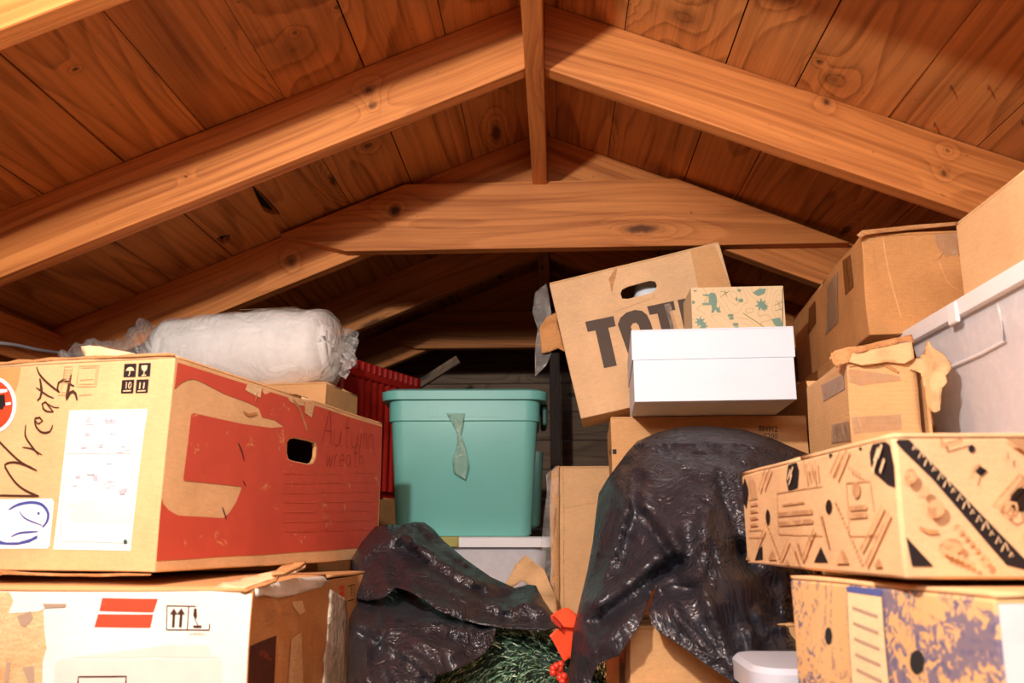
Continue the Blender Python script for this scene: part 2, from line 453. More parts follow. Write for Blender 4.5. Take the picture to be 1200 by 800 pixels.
m_bin = film('frosted_bin', lin(254, 251, 255), .55, .35, .1, 30, (1, 1, 1), .04, .2)
m_teal = plastic('teal_plastic', lin(118, 190, 180), .42)
m_teal_d = plastic('teal_dark', lin(52, 92, 84), .45)
m_whitepl = plastic('white_plastic', lin(244, 244, 246), .35)
m_greypl = plastic('pale_grey_plastic', lin(200, 206, 220), .4)
m_redpl = plastic('red_plastic', lin(190, 42, 32), .3)
m_ribbon = plastic('red_ribbon', lin(246, 84, 46), .5)
m_berry = plastic('red_berry', lin(214, 62, 40), .35)
m_stem = plastic('green_stem', lin(70, 84, 62), .6)
m_metal = plastic('steel', lin(190, 180, 170), .3); m_metal.node_tree.nodes['Principled BSDF'].inputs['Metallic'].default_value = 1
m_cable = plastic('grey_cable', lin(150, 146, 150), .5)
m_void = plastic('underlay_and_hole_shade', (.012, .010, .012), .9)
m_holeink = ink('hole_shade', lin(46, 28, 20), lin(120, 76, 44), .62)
m_olive = ink('olive_sticker', lin(170, 164, 92))

def bagmat(name, base, see, tint):
    t = NT(name); o = t.obj()
    n = t.noise(o, 40, 3, .5, 1.2); n2 = t.noise(t.vmul(o, (1, 1.3, .45)), 16, 3, .5, 2.6); n3 = t.noise(t.vmul(o, (.6, 1, 1.2)), 30, 2, .5, 3)
    rg = t.math('ABSOLUTE', t.math('SUBTRACT', n2, .5)); rg3 = t.math('ABSOLUTE', t.math('SUBTRACT', n3, .5))
    msk = t.ramp(t.noise(o, 7, 2), [(.42, 0), (.62, 1)])
    h = t.math('ADD', t.math('MULTIPLY', n, t.math('MULTIPLY', msk, .25)), t.math('MULTIPLY', rg, -1.6))
    h = t.math('ADD', h, t.math('MULTIPLY', t.math('MULTIPLY', rg3, -2.2), msk))
    nb = t.bump(h, .7, .008)
    t.fin(t.mix(n2, base, dk(base, 1.5)), .42, .5)
    t.b.inputs['Coat Weight'].default_value = .4; t.b.inputs['Coat Roughness'].default_value = .16; t.put(t.b.inputs['Coat Normal'], nb)
    tr = t.n('ShaderNodeBsdfTransparent'); tr.inputs[0].default_value = (*tint, 1)
    mx = t.n('ShaderNodeMixShader'); t.put(mx.inputs[0], 1-see)
    t.t.links.new(tr.outputs[0], mx.inputs[1]); t.t.links.new(t.b.outputs[0], mx.inputs[2]); t.t.links.new(mx.outputs[0], t.out.inputs[0])
    return t.m
m_bag = bagmat('black_bin_bag', lin(36, 33, 38), .0, (.5, .35, .25))
m_bag2 = bagmat('thin_black_bag', lin(36, 35, 42), .05, (.75, .55, .38))

def cloth(name, c):
    t = NT(name); o = t.obj()
    n = t.noise(o, 14, 4, .5, .6)
    t.bump(n, .7, .012)
    return t.fin(t.mix(n, dk(c, .85), dk(c, 1.08)), .85, .2)
m_pillow = cloth('white_fabric', lin(248, 243, 236))
m_fabric = cloth('pale_blue_fabric', lin(240, 250, 254))

# ================================================================== STRUCTURE: roof, walls, floor
RX, APEX, SL = -.033, 1.697, .41
CO, SI = 1/math.hypot(1, SL), SL/math.hypot(1, SL)
def roofz(x): return APEX-SL*abs(x-RX)
_id = [0]
def nid(): _id[0] += 1; return float(_id[0])+random.random()*.4
def struct(o): o['kind'] = 'structure'; return o
def prism(name, outline, y0, y1, ang, mat, label=None, cat=None, grp=None, bev=.003):
    """beam: outline in XZ pushed through Y; grain runs along ang"""
    bm = bmesh.new(); lay = bm.loops.layers.float_vector.new('gr'); k = nid()
    if area2(outline) < 0: outline = outline[::-1]
    cx = sum(p[0] for p in outline)/len(outline); cz = sum(p[1] for p in outline)/len(outline)
    o3 = Vector((cx, (y0+y1)/2, cz))
    a = [bm.verts.new(Vector((x, y0, z))-o3) for x, z in outline]; b = [bm.verts.new(Vector((x, y1, z))-o3) for x, z in outline]
    n = len(a); bm.faces.new(a); bm.faces.new(b[::-1])
    for i in range(n): bm.faces.new((a[(i+1) % n], a[i], b[i], b[(i+1) % n]))
    bm.normal_update(); ca, sa = math.cos(ang), math.sin(ang)
    for f in bm.faces:
        side = abs(f.normal.y) < .5
        for l in f.loops:
            c = l.vert.co; al = c.x*ca+c.z*sa; ac = -c.x*sa+c.z*ca
            l[lay] = (al, c.y+.4 if side else ac, k)
    o = link(name, bm, mat); o.location = o3
    if bev: bevel(o, bev, 2, 40)
    if label: tag(o, label, cat, grp)
    return o
def ybeam(name, x0, x1, z0, z1, y0, y1, mat, label=None, cat=None, bev=.003):
    """beam running in depth"""
    bm = bmesh.new(); lay = bm.loops.layers.float_vector.new('gr'); k = nid()
    o3 = Vector(((x0+x1)/2, (y0+y1)/2, (z0+z1)/2))
    bx(bm, Vector((x0, y0, z0))-o3, Vector((x1, y1, z1))-o3); bm.normal_update()
    for f in bm.faces:
        for l in f.loops:
            c = l.vert.co; l[lay] = (c.y, c.z if abs(f.normal.x) > .5 else c.x+.35, k)
    o = link(name, bm, mat); o.location = o3; bevel(o, bev, 2, 40)
    if label: tag(o, label, cat)
    return o
# --- roof boards
def roof_side(name, sg, cuts, holes=()):
    bm = bmesh.new(); lay = bm.loops.layers.float_vector.new('gr')
    joints = {0: [.96], 1: [], 2: [2.73], 3: [], 4: [1.57], 5: [3.3]}
    for i in range(len(cuts)-1):
        s0, s1 = cuts[i]/CO+.0012, cuts[i+1]/CO-.0012
        ys = [-1.2]+[j+.0 for j in joints.get((i+(3 if sg > 0 else 0)) % 6, [])]+[4.05]
        for ya, yb in zip(ys, ys[1:]):
            k = nid(); dz = random.uniform(-.0015, .0015)
            hs = []
            for h in holes:
                q = [(y, max(s0+.0006, min(s1-.0006, s))) for y, s in h]
                if ya < q[0][0] < yb and abs(area2(q)) > 2e-4: hs.append(q)
            p = poly2([(ya+.0012, s0), (yb-.0012, s0), (yb-.0012, s1), (ya+.0012, s1)], hs, 10)
            mp = {}
            for f in p.faces:
                vs = []
                for v in f.verts:
                    if v not in mp: mp[v] = bm.verts.new((RX+sg*v.co.y*CO, v.co.x, APEX-v.co.y*SI+dz))
                    vs.append(mp[v])
                if sg < 0: vs.reverse()
                g = bm.faces.new(vs)
                src = {mp[v]: v for v in f.verts}
                for l in g.loops: l[lay] = (src[l.vert].co.x, src[l.vert].co.y, k)
            p.free()
    bm.normal_update()
    for g in bm.faces:
        if g.normal.z > 0: g.normal_flip()
    return solid(struct(link(name, bm, m_plank)), .016, -1)
def leftroof(px, py):
    p = hit(px, py, Vector((RX, 0, APEX)), Vector((SL, 0, -1))*-1); return (p.y, (RX-p.x)/CO)
hA = [leftroof(*q) for q in ((295.4,216),(304,223),(314,233),(329,250),(324,252),(318,252),(309,248),(303,237))]
hB = [leftroof(*q) for q in ((253,279.5),(259,277),(270,275),(269,280.6),(262.5,287),(257,284))]
roof_side('ceiling', -1, [0, .022, .182, .347, .507, .667, .828, .987, 1.147, 1.307, 1.467, 1.627], [hA, hB])
roof_side('ceiling', 1, [0, .045, .183, .381, .513, .686, .847, 1.01, 1.173, 1.333, 1.493, 1.653])
for sg in (-1, 1):   # dark underlay above the boards
    bm = bmesh.new(); n = Vector((sg*SI, 0, CO))*.03
    q = [Vector((RX, -1.2, APEX))+n, Vector((RX, 4.05, APEX))+n, Vector((RX+sg*1.6, 4.05, APEX-1.6*SL))+n, Vector((RX+sg*1.6, -1.2, APEX-1.6*SL))+n]
    bm.faces.new([bm.verts.new(p) for p in q]); struct(solid(link('ceiling_underlay', bm, m_void), .01))
# --- rafters, collar ties, ridge
def rafter(sg, y, label):
    x0, x1 = RX+sg*.019, RX+sg*1.55
    pts = [(x0, roofz(x0)-.001), (x1, roofz(x1)-.001), (x1, roofz(x1)-.148), (x0, roofz(x0)-.148)]
    prism('rafter', pts, y, y+.038, math.atan(-SL*sg), m_beam, label, 'rafter')
RY = [1.55, 2.14, 2.73, 3.32]
desc = ['broad lit rafter in front of all others', 'rafter behind the horizontal collar tie', 'shaded rafter above the teal tote', 'farthest dark rafter near the gable wall']
for y, dsc in zip(RY, desc):
    for sg in (-1, 1):
        rafter(sg, y, 'timber %s, %s roof slope' % (dsc, 'left' if sg < 0 else 'right'))
for sg in (-1, 1):
    rafter(sg, .96, 'rafter closest to the viewer cutting the top %s corner' % ('left' if sg < 0 else 'right'))
def tie(y, lab, za=1.352, zb=1.538):
    def xr(z): return (APEX-.012-z)/SL
    zm = za+.05
    pts = [(RX-xr(za)+.30, za), (RX+xr(za)-.02, za), (RX+xr(zb), zb), (RX-xr(zb), zb), (RX-xr(zm), zm)]
    prism('collar_tie', pts, y, y+.037, 0, m_beam, lab, 'beam')
tie(2.102, 'wide horizontal collar tie across the second pair of rafters')
tie(3.283, 'distant collar tie lit along its lower edge, behind the teal tote', 1.352, 1.50)
ybeam('ridge_board', RX-.019, RX+.019, 1.528, 1.69, -1.1, 3.95, m_beam, 'ridge board running back along the roof peak', 'beam')
ybeam('wall_plate', -1.36, -1.30, 1.040, 1.142, -1.0, 3.9, m_beam, 'brown wall plate timber under the left eaves above the wreath box', 'beam')
# post and brace at the gable
prism('king_post', [(-.02, .0), (.022, .0), (.022, 1.66), (-.02, 1.66)], 3.40, 3.44, math.pi/2, m_darkwood, 'dark upright post at the gable wall right of the teal tote', 'post')  # dark timber colour carries the shadow this post stands in
p0, p1 = atY(488, 452, 3.25), atY(537, 421, 3.25)
dx = (p1-p0).normalized(); p0 -= dx*1.12
nv = Vector((-dx.z, 0, dx.x))*.016
prism('brace', [((p0-nv).x, (p0-nv).z), ((p1-nv).x, (p1-nv).z), ((p1+nv).x, (p1+nv).z), ((p0+nv).x, (p0+nv).z)], 3.24, 3.27, math.atan2(dx.z, dx.x), m_old, 'slim grey diagonal brace in the dark above the teal tote lid', 'brace', None, .002)
# --- walls and floor
bm = bmesh.new(); lay = bm.loops.layers.float_vector.new('gr')
z = 0
while z < 1.72:      # gable wall: horizontal boards
    k = nid(); z1 = z+.132
    if z < 1.10: W_ = 1.5
    else: W_ = max(.05, (APEX+.02-z)/SL)
    f = bx(bm, (RX-W_, 3.9+random.uniform(0, .004), z), (RX+W_, 3.925, z1-.004)); bm.normal_update()
    for g in f:
        for l in g.loops: l[lay] = (l.vert.co.x, l.vert.co.z, k)
    z = z1
struct(link('wall_back', bm, m_old))
for nm, x in (('wall_left', -1.5), ('wall_right', 1.44)):
    bm = bmesh.new(); lay = bm.loops.layers.float_vector.new('gr'); z = 0
    while z < 1.10:
        k = nid()
        f = bx(bm, (x-.02, -1.2, z), (x, 4.0, min(z+.14, 1.10)-.003)); bm.normal_update()
        for g in f:
            for l in g.loops: l[lay] = (l.vert.co.y, l.vert.co.z, k)
        z += .14
    struct(link(nm, bm, m_darkwood))
bm = bmesh.new(); lay = bm.loops.layers.float_vector.new('gr'); x = -1.5
while x < 1.44:
    k = nid(); f = bx(bm, (x+.0015, -1.2, -.02), (x+.18, 4.0, 0)); bm.normal_update()
    for g in f:
        for l in g.loops: l[lay] = (l.vert.co.y, l.vert.co.x, k)
    x += .18
struct(link('floor', bm, m_old))
# --- cable clipped along the wall plate
bm = bmesh.new()
pts = [atY(-60, 396, 1.72)]+[atY(x, y, Y) for x, y, Y in ((0, 402, 1.82), (22, 405, 1.88), (45, 410, 1.95), (70, 413.5, 2.05), (98, 417, 2.15), (125, 421, 2.25))]
tube(bm, catmull(pts, .02), .0045, 8); tag(link('cable', bm, m_cable, None, 60), 'grey electric cable slung along the wall plate at the left edge', 'cable')
# --- nail tips through the right roof boards
def rightroof(px, py): return hit(px, py, Vector((RX, 0, APEX)), Vector((SL, 0, 1)))
for (x, y), lab in zip(((1114, 100), (1158, 100), (1095, 144), (1197, 141)), ('left of the upper pair', 'right of the upper pair', 'lowest, just above the rafter', 'at the right edge of the photo')):
    p = rightroof(x, y); bm = bmesh.new()
    n = Vector((-SI, 0, -CO)); q = p+n*.014+Vector((.002, -.003, 0))
    tube(bm, [Vector(), (q-p)*.7, q-p], [.0016, .0016, .0002], 6)
    o = link('nail', bm, m_metal); o.location = p; tag(o, 'steel nail tip poking through the right roof boards, '+lab, 'nail', 'nail tips in the right roof boards')

# ================================================================== LEFT STACK
def carton(name, label, dims, yaw, corner, which, mat, group=None, tape=None, warp=.0025, **kw):
    b = Box(name, label, 'box', dims, yaw, corner, which, group, warp=warp, **kw)
    b.body(mat, top=dims[2]-.004); b.flaps(mat, tape)
    return b

# --- box B: white printed carton at the bottom left
cB = atY(297, 690, 1.06)
B = Box('shipping_carton', 'battered white printed carton at the bottom left with a red parallelogram and up arrows', 'box', (.56, .60, cB.z), -1.9, cB, 'frt', warp=.003)
B.body(m_tan_d, top=cB.z-.004)
B.flaps(m_tan_w, None, lift=(.006, .004))
pts = [B.px('front', *q) for q in ((296.5, 692), (286, 800))]
xr = B.w/2-.001
fr = [(-B.w/2+.001, 0.001), (xr, .001), (xr, B.h-.006), (xr-.05, B.h-.003), (-B.w/2+.001, B.h-.006)]
B.decal('white_front_print', m_whitecard, [('fpoly', 'front', fr)], .0006)
B.decal('grey_print', m_greypanel, [('poly', 'front', [(64, 830), (64, 781), (67, 774), (72, 772), (262, 773), (262, 830)]),
    ('poly', 'front', [(75, 770.5), (120, 765), (180, 758), (200, 756), (248, 756), (250, 768), (262, 771)])], .0012)
B.decal('red_logo_print', m_redlogo, [('poly', 'front', [(118.5, 700), (186, 701), (179.5, 717), (114, 715.5)]), ('poly', 'front', [(112.5, 719), (179, 719.5), (175, 735.5), (107.5, 734.5)])], .0013)
sym = []
for a, b in (((197, 709.5), (232, 710.5)), ((197, 709.5), (195.5, 738)), ((195.5, 738), (248, 738.5)), ((223.5, 710.5), (221.5, 738)), ((248, 738), (248.5, 731))):
    sym.append(('line', 'front', [a, b], .0012, False))
for x in (205, 214):
    sym += [('line', 'front', [(x+.5, 718), (x-1, 735)], .0034, False), ('poly', 'front', [(x+.7, 712.5), (x+5, 719.5), (x-4.5, 719.5)])]
sym += [('poly', 'front', [(230, 713), (233, 713), (233.5, 722), (231.5, 727), (229, 721)]), ('line', 'front', [(231.5, 727), (235, 733)], .001, False), ('poly', 'front', [(229, 733), (239, 733), (239, 735.5), (229, 735.5)]),
        ('line', 'front', [(92, 830), (92, 792.5), (147, 792.5), (146.5, 830)], .0016, False)]
B.decal('handling_symbols', m_marker, sym, .0015)
B.decal('faint_print', m_greyink, [('text', 'front', 'A400021', (224, 745), (243, 745), (224, 741.5))], .0013)
# worn paper and torn tape on the left of the front
B.decal('torn_paper', m_torn, [('poly', 'front', [(-6, 692), (3, 688), (40, 689), (53, 694), (50, 708), (51, 735), (54, 760), (50, 775), (52, 830), (-6, 830)])], .0012, part=True)
B.decal('paper_scrap', m_whitecard, [('poly', 'front', [(12, 689), (56, 686), (56, 710), (46, 716), (10, 719), (16, 704)])], .0018, part=True)
B.decal('smudged_print', m_greyink, [('poly', 'front', [(20, 722), (36, 716), (39, 724), (30, 735), (24, 733)]), ('poly', 'front', [(50, 707), (77, 707), (76, 711), (52, 712)]), ('poly', 'front', [(8, 776), (13, 776), (11, 800), (6, 800)]), ('poly', 'front', [(27, 782), (41, 780), (42, 800), (35, 800)])], .002)
# right face prints
B.decal('picture_print', ink('brown_picture', lin(84, 42, 28), lin(150, 60, 40), .58), [('poly', 'right', [(293, 757), (323, 745), (318, 830), (286, 830)])], .001)
B.decal('dark_print', m_brownink, [('line', 'right', [(303, 722), (324, 716)], .0012, False), ('line', 'right', [(304, 727), (325, 721)], .0012, False), ('line', 'right', [(330, 720), (341, 717)], .0012, False), ('line', 'right', [(306, 733), (322, 728)], .0014, False),
    ('line', 'right', [(356, 752), (355, 800)], .001, False), ('line', 'right', [(366, 730), (364, 765), (362, 800)], .001, False), ('line', 'right', [(374, 722), (373, 748), (368, 756), (367, 800)], .001, False)], .001)
B.decal('small_red_print', m_redlogo, [('poly', 'right', [(398, 686), (403, 684.6), (403, 690), (398, 691.4)]), ('poly', 'right', [(398, 693), (403, 691.6), (403, 697), (398, 698.4)])], .001)
B.decal('small_symbols', m_black, [('line', 'right', [(407, 686), (414.5, 684), (414.5, 701), (407, 703)], .0015, False), ('line', 'right', [(411, 687), (411, 698)], .003, False)], .001)
B.decal('worn_patch', m_torn, [('poly', 'right', [(340, 748), (352, 740), (356, 800), (357, 830), (333, 830)]), ('poly', 'right', [(341, 704), (353, 703), (356, 715), (350, 720), (342, 710)])], .0012, part=True)
def onB(px, py, off=.004):      # depth of the carton's right face
    co, no = B.plane('right'); p = hit(px, py, B.M @ co, B.M.to_3x3() @ no); return p.y-off*3
sheet('white_torn_flap', m_whitecard, B.o, [(299, 690), (316, 684), (350, 676), (380, 675), (384, 681), (376, 688), (360, 692), (345, 697), (325, 700), (310, 696), (300, 699)], lambda x, y: onB(x, y, .002), .004, 8)
sheet('crinkled_tape', film('crinkled_tape', lin(236, 220, 196), .8, .2, 1.0, 70, (.9, .85, .8), .25), B.o, [(387, 690), (398, 697), (406, 704), (407, 730), (405, 765), (408, 800), (408, 830), (378, 830), (380, 770), (383, 745)], lambda x, y: onB(x, y, .003), .006, 6, .0008, freq=60)
# lifted, torn flaps between the two boxes
def flapY(x, y): return 1.07+max(0, (690-y))*.0045
sheet('torn_flap', m_tan_l, B.o, [(243, 693), (262, 683), (300, 674), (330, 668), (352, 662), (359, 660.5), (358, 664), (345, 671), (325, 675), (318, 680), (300, 685), (285, 690), (262, 689), (252, 693)], flapY, .004, 6, .003, freq=50)
sheet('torn_edge', m_core, B.o, [(282, 692), (298, 686), (320, 679), (326, 676), (324, 681), (310, 686), (296, 690), (288, 694)], lambda x, y: flapY(x, y)-.012, .005, 5, .003, freq=70)
sheet('torn_edge', m_core, B.o, [(318, 674), (330, 664), (348, 658.5), (358, 659), (350, 665), (335, 671)], lambda x, y: flapY(x, y)-.02, .006, 5, .003, freq=70)

# --- box A: wreath box
A = Box('wreath_box', 'large brown box on top at left, red printed side, handwritten word Wreaths', 'box', (.46, .727, .284), -11.15, (-.512, 1.1, .577), 'fr', warp=.0018)
hole = [A.px('right', *q) for q in ((335, 519), (338, 514.5), (344, 513.5), (362, 517), (368, 519), (370, 524), (369, 536), (366, 542), (361, 543.5), (342, 540), (337, 538), (335, 531))]
A.body(m_tan, holes={'right': [hole]}, top=.280)
A.flaps(m_tan, m_tape)
bm = bmesh.new()      # cut edge of the hand hole, a card thickness deep
L1 = [bm.verts.new(A.to3('right', *q)) for q in hole]; L2 = [bm.verts.new(A.to3('right', *q, -.006)) for q in hole]
for i in range(len(hole)): bm.faces.new((L1[i], L1[(i+1) % len(hole)], L2[(i+1) % len(hole)], L2[i]))
link('hole_edge', bm, m_core, A.o)
A.decal('red_print', m_red, [('poly', 'right', [(206.5, 424), (292, 451), (303, 455), (310, 462), (316, 459), (447, 500), (441, 641), (179.5, 657), (186, 583), (191, 590), (197, 597), (203, 601), (210, 604), (262, 607), (269, 600), (276, 589), (281, 576), (283, 570), (216, 563), (214.5, 561), (218, 530), (222, 485), (225, 483), (285, 497), (316, 501.5), (331, 500), (320, 492), (306, 489), (302, 478), (291, 472), (262, 461), (233, 446), (226, 443.5), (218, 444), (210, 448), (202.5, 455)], [[(334, 519), (337.5, 513.5), (344, 512.5), (362, 516), (369, 518.5), (371, 524), (370, 536.5), (367, 543), (361, 544.5), (342, 541), (336, 538.5), (334, 531)]])])
A.decal('torn_print', m_torn, [('poly', 'right', [(290, 449), (306, 453), (304, 466), (299, 464), (287, 457)]), ('poly', 'right', [(334, 459), (341, 456), (344, 464), (354, 470), (356, 476), (346, 474), (338, 470)]), ('poly', 'right', [(356, 470), (368, 474), (364, 490), (356, 484)])], .0014, part=True)
A.decal('tear', m_core, [('line', 'right', [(342, 468), (350, 480), (354, 493), (358, 505)], .006), ('line', 'right', [(284, 482), (290, 486), (300, 484)], .004), ('line', 'right', [(300, 460), (298, 470)], .004)], .0017)
A.decal('dark_tear', m_black, [('line', 'right', [(278, 519), (283, 531), (285, 540)], .003), ('line', 'right', [(260, 594), (265, 608)], .003), ('line', 'right', [(284, 563), (287, 569)], .003)], .0014)
A.decal('pencil_writing', m_pencil, [('hand', 'right', 'Autumn', (376, 520), (438, 527), (379, 480), .0014), ('hand', 'right', 'wreath', (381, 546), (426, 547), (383, 517), .0014)], .0016)
lines = []
for k in range(7):
    y0 = 555+k*11
    for a, b in ((332, 368), (374, 404), (410, 436)):
        lines.append(('line', 'right', [(a, y0-(a-332)*.02), (b, y0+1-(b-332)*.02)], .0012, False))
A.decal('worn_text', ink('worn_text', lin(214, 104, 76), lin(200, 62, 44), .5), lines+[('line', 'right', [(372, 552), (371, 645)], .0012, False)], .0012)
# front face: labels, sticker, symbols, handwriting
lab1 = A.decal('shipping_label', m_labelw, [('poly', 'front', [(83, 481), (172.5, 479), (153, 645.5), (61, 644)])], part=True)
A.decal('label_lines', m_greyink, [('line', 'front', [(78.5, 531.5), (162, 531.5), (151, 637), (103, 635), (69, 635), (78.5, 531.5)], .0008, False)], .0011, into=lab1)
sm = []
random.seed(3)
for k in range(26):
    x, y = random.uniform(84, 150), random.uniform(486, 575); w, h = random.uniform(3, 11), random.uniform(2, 6)
    sm.append(('poly', 'front', [(x, y), (x+w, y-.5), (x+w-1, y+h), (x-.5, y+h)]))
A.decal('blurred_label_print', ink('label_smudge', lin(186, 186, 196), lin(250, 250, 252), .5), sm, .0012, into=lab1)
A.decal('label_tint', ink('label_tint', lin(250, 238, 218), lin(250, 250, 252), .55), [('poly', 'front', [(78, 590), (120, 583), (157, 585), (153, 612), (118, 614), (76, 610)])], .0011, into=lab1)
A.decal('green_dot', m_teal_d, [('disc', 'front', (147.5, 635), 2.5, 3)], .0014, into=lab1)
lab2 = A.decal('logo_label', m_labelw, [('poly', 'front', [(-8, 585), (60, 584), (62.5, 588), (57, 640), (54, 643), (-8, 643)])], part=True)
A.decal('blue_logo', m_blue, [('line', 'front', [(11, 597), (22, 591), (38, 588.5), (50, 592), (56, 602), (54, 612), (49, 618)], .0042), ('line', 'front', [(23, 599), (29, 607), (42, 613), (49, 616)], .0022), ('line', 'front', [(14, 629), (24, 624.5), (44, 623)], .003), ('poly', 'front', [(-8, 634), (0, 633), (8, 635.5), (22, 635.5), (36, 631), (43.5, 627), (43.5, 631), (34, 636), (20, 638.8), (8, 638.5), (-8, 637)]), ('disc', 'front', (45, 601.5), 1.6, 1.8)], .0011, into=lab2)
lab3 = A.decal('round_sticker', m_labelw, [('disc', 'front', (-10, 474), 29.5, 34)], .0012, part=True)
A.decal('round_red_sticker', m_redsticker, [('disc', 'front', (-10, 474), 25.5, 30)], .0016, into=lab3)
A.decal('sticker_marks', m_labelw, [('poly', 'front', [(-6, 456), (9, 456), (9, 459), (-6, 461)]), ('poly', 'front', [(7, 472), (13, 471), (14, 473.5), (8, 475)])], .002, into=lab3)
A.decal('sticker_picture', m_black, [('poly', 'front', [(-4, 463), (6, 462), (7, 474), (3, 480), (-4, 478)])], .0019, into=lab3)
A.decal('orange_band', ink('orange_print', lin(226, 150, 92), lin(222, 172, 116), .62), [('poly', 'front', [(-8, 427), (25, 426.5), (22, 445), (18, 458), (-8, 458)])], .0008)
A.decal('handwriting', m_marker, [('line', 'front', p, w) for p, w in (
    ([(43.5, 430), (46, 437), (52, 444.5), (60, 451.5), (71, 460)], .0031), ([(71, 460), (68.5, 455), (70, 448.5), (75, 445.5), (80, 446.5), (85, 451), (88.5, 452.5)], .0039),
    ([(84.8, 438.5), (83, 448), (81, 460), (79.5, 468), (83, 461), (87, 458.5), (90, 461), (92, 469)], .0046),
    ([(47.5, 443.5), (49, 452), (49.5, 460), (48, 466), (44.5, 469.5)], .0045), ([(43, 454), (51, 459.5), (58, 464), (64.5, 466.5)], .0026),
    ([(64, 482.5), (59, 476.5), (54.5, 471), (50.5, 473), (52, 479), (57, 482), (64, 482.5)], .0028), ([(57.5, 473), (64, 477), (71, 477.5)], .002),
    ([(41.5, 491), (46, 496.5), (51, 493), (47.5, 489), (42, 490), (43.5, 500), (51, 506.5), (60, 505), (63, 497.5)], .0028),
    ([(31, 497.5), (30.5, 510), (37, 521), (46, 532.5)], .0028), ([(27, 523.5), (38, 525.5), (50, 532.5)], .002),
    ([(-4, 513), (15, 532), (27, 542), (44, 551)], .0028), ([(44, 551), (32, 545), (17, 541), (7, 544), (10, 552), (20, 566), (32, 575), (46, 581)], .0028), ([(46, 581), (25, 580.5), (-4, 580)], .0026))], .0010)
def sq(x, y): return ('poly', 'front', [(x+.8, y), (x+14.6, y-.6), (x+13.4, y+15.2), (x-.4, y+15.6)])
A.decal('handling_symbols', m_black, [sq(145, 426), sq(161.5, 425.2), sq(142.5, 445), sq(159, 444.4)], .0011)
wh = [('poly', 'front', [(147.5, 434), (150, 430.5), (153, 429.5), (156, 431), (157.5, 434)]), ('line', 'front', [(152.5, 434), (151.7, 439), (150.4, 440)], .0012, False),
      ('poly', 'front', [(165.5, 428), (172.5, 427.6), (171.5, 433), (169, 435), (166, 433)]), ('line', 'front', [(168.8, 434), (168.2, 439)], .0012, False), ('line', 'front', [(165.8, 439.6), (171, 439.2)], .0014, False),
      ('text', 'front', '10', (146, 455.5), (154, 455), (146.8, 447.5)), ('line', 'front', [(145, 458), (154, 457.6)], .0014, False),
      ('line', 'front', [(164.3, 448), (163.6, 455.5)], .0018, False), ('line', 'front', [(169, 447.8), (168.2, 455.2)], .0018, False), ('line', 'front', [(161.5, 458), (170.5, 457.5)], .0014, False)]
A.decal('symbol_marks', m_tan_l, wh, .0015)
ol = []
for p in ([(77, 430), (86, 429.5), (83, 460), (73, 460), (77, 430)], [(94, 429), (117, 428), (113.5, 453), (91, 453), (94, 429)], [(96, 431), (114.5, 430.5), (112, 450), (94, 450)], [(95, 445.5), (111.5, 444)]): ol.append(('line', 'front', p, .0007, False))
for k in range(6): ol.append(('line', 'front', [(76.5-k*.3, 434+k*3), (85.4-k*.3, 433.5+k*3)], .0007, False))
ol += [('line', 'front', [(69, 463), (79, 462.6)], .0008, False), ('line', 'front', [(94, 463), (109, 462)], .0008, False)]
A.decal('outline_drawing', m_brownink, ol, .001)
def aY(f, d=.004):
    co, no = A.plane(f)
    return lambda px, py: hit(px, py, A.M @ co, A.M.to_3x3() @ no).y-d
sheet('torn_flap', m_tan_l, A.o, [(96, 406), (104, 405), (118, 406), (130, 409), (150, 412.5), (160, 414.5), (130, 419), (102, 421), (97, 411)], aY('front', -.004), .004, 6, .003)
# ragged corrugated top and bottom edges of the front
ed = [(-6, 424.5), (10, 424), (22, 421), (40, 421.5), (60, 418.5), (85, 419), (110, 416.5), (140, 416.8), (170, 414.3), (203, 413.6), (206, 416.5), (170, 417.5), (120, 420), (60, 423), (-6, 428)]
sheet('frayed_edge', m_core, A.o, ed, aY('front', .001), .002, 8, .002)
sheet('frayed_edge', m_core, A.o, [(-6, 667), (40, 671), (100, 672), (150, 671.5), (178, 672), (176, 674), (120, 675.5), (50, 674.5), (4, 673), (-6, 676)], aY('front', .001), .003, 8, .002)

# --- small carton behind with the bagged pillow on it
cS = atY(383, 447, 1.94)
S = carton('small_carton', 'plain brown carton under the bagged pillow', (.42, .20, cS.z), -8, cS, 'frt', m_tan_w, tape=m_tape)
def pil(bm, axis, rad, n=40, m=28, seed=0., wob=.006, ends=(.05, .03), sag=.9):
    p0, p1 = axis; ax = (p1-p0); L = ax.length; ax.normalize()
    up = Vector((0, 0, 1)); sd = ax.cross(up).normalized(); up = sd.cross(ax)
    rings = []
    for i in range(n+1):
        t = i/n; a = t*L
        e = min(1, math.sqrt(max(0, 1-(1-min(1, a/ends[0]))**2)))*min(1, math.sqrt(max(0, 1-(1-min(1, (L-a)/ends[1]))**2)))
        r = []
        for k in range(m):
            th = 2*math.pi*k/m
            c, s_ = math.cos(th), math.sin(th)
            c = math.copysign(abs(c)**.85, c); s_ = math.copysign(abs(s_)**sag, s_)
            q = p0+ax*a+(sd*c*1.05+up*s_*.95)*rad(t)*max(e, .02)
            q += (sd*c+up*s_)*noise.noise(q*14+Vector((seed, 0, 0)))*wob
            q += (sd*c+up*s_)*noise.noise(Vector((q.x*9, q.y*60, q.z*60))+Vector((seed, 5, 0)))*wob*.5
            r.append(bm.verts.new(q))
        rings.append(r)
    for a, b in zip(rings, rings[1:]):
        for k in range(m): bm.faces.new((a[k], a[(k+1) % m], b[(k+1) % m], b[k]))
    bm.faces.new(rings[0][::-1]); bm.faces.new(rings[-1])
PC = Vector((-.70, 2.02, cS.z+.088))
root = thing('bagged_pillow', 'rolled white pillow in a clear plastic bag lying above the wreath box', 'pillow', (PC.x, PC.y, cS.z))
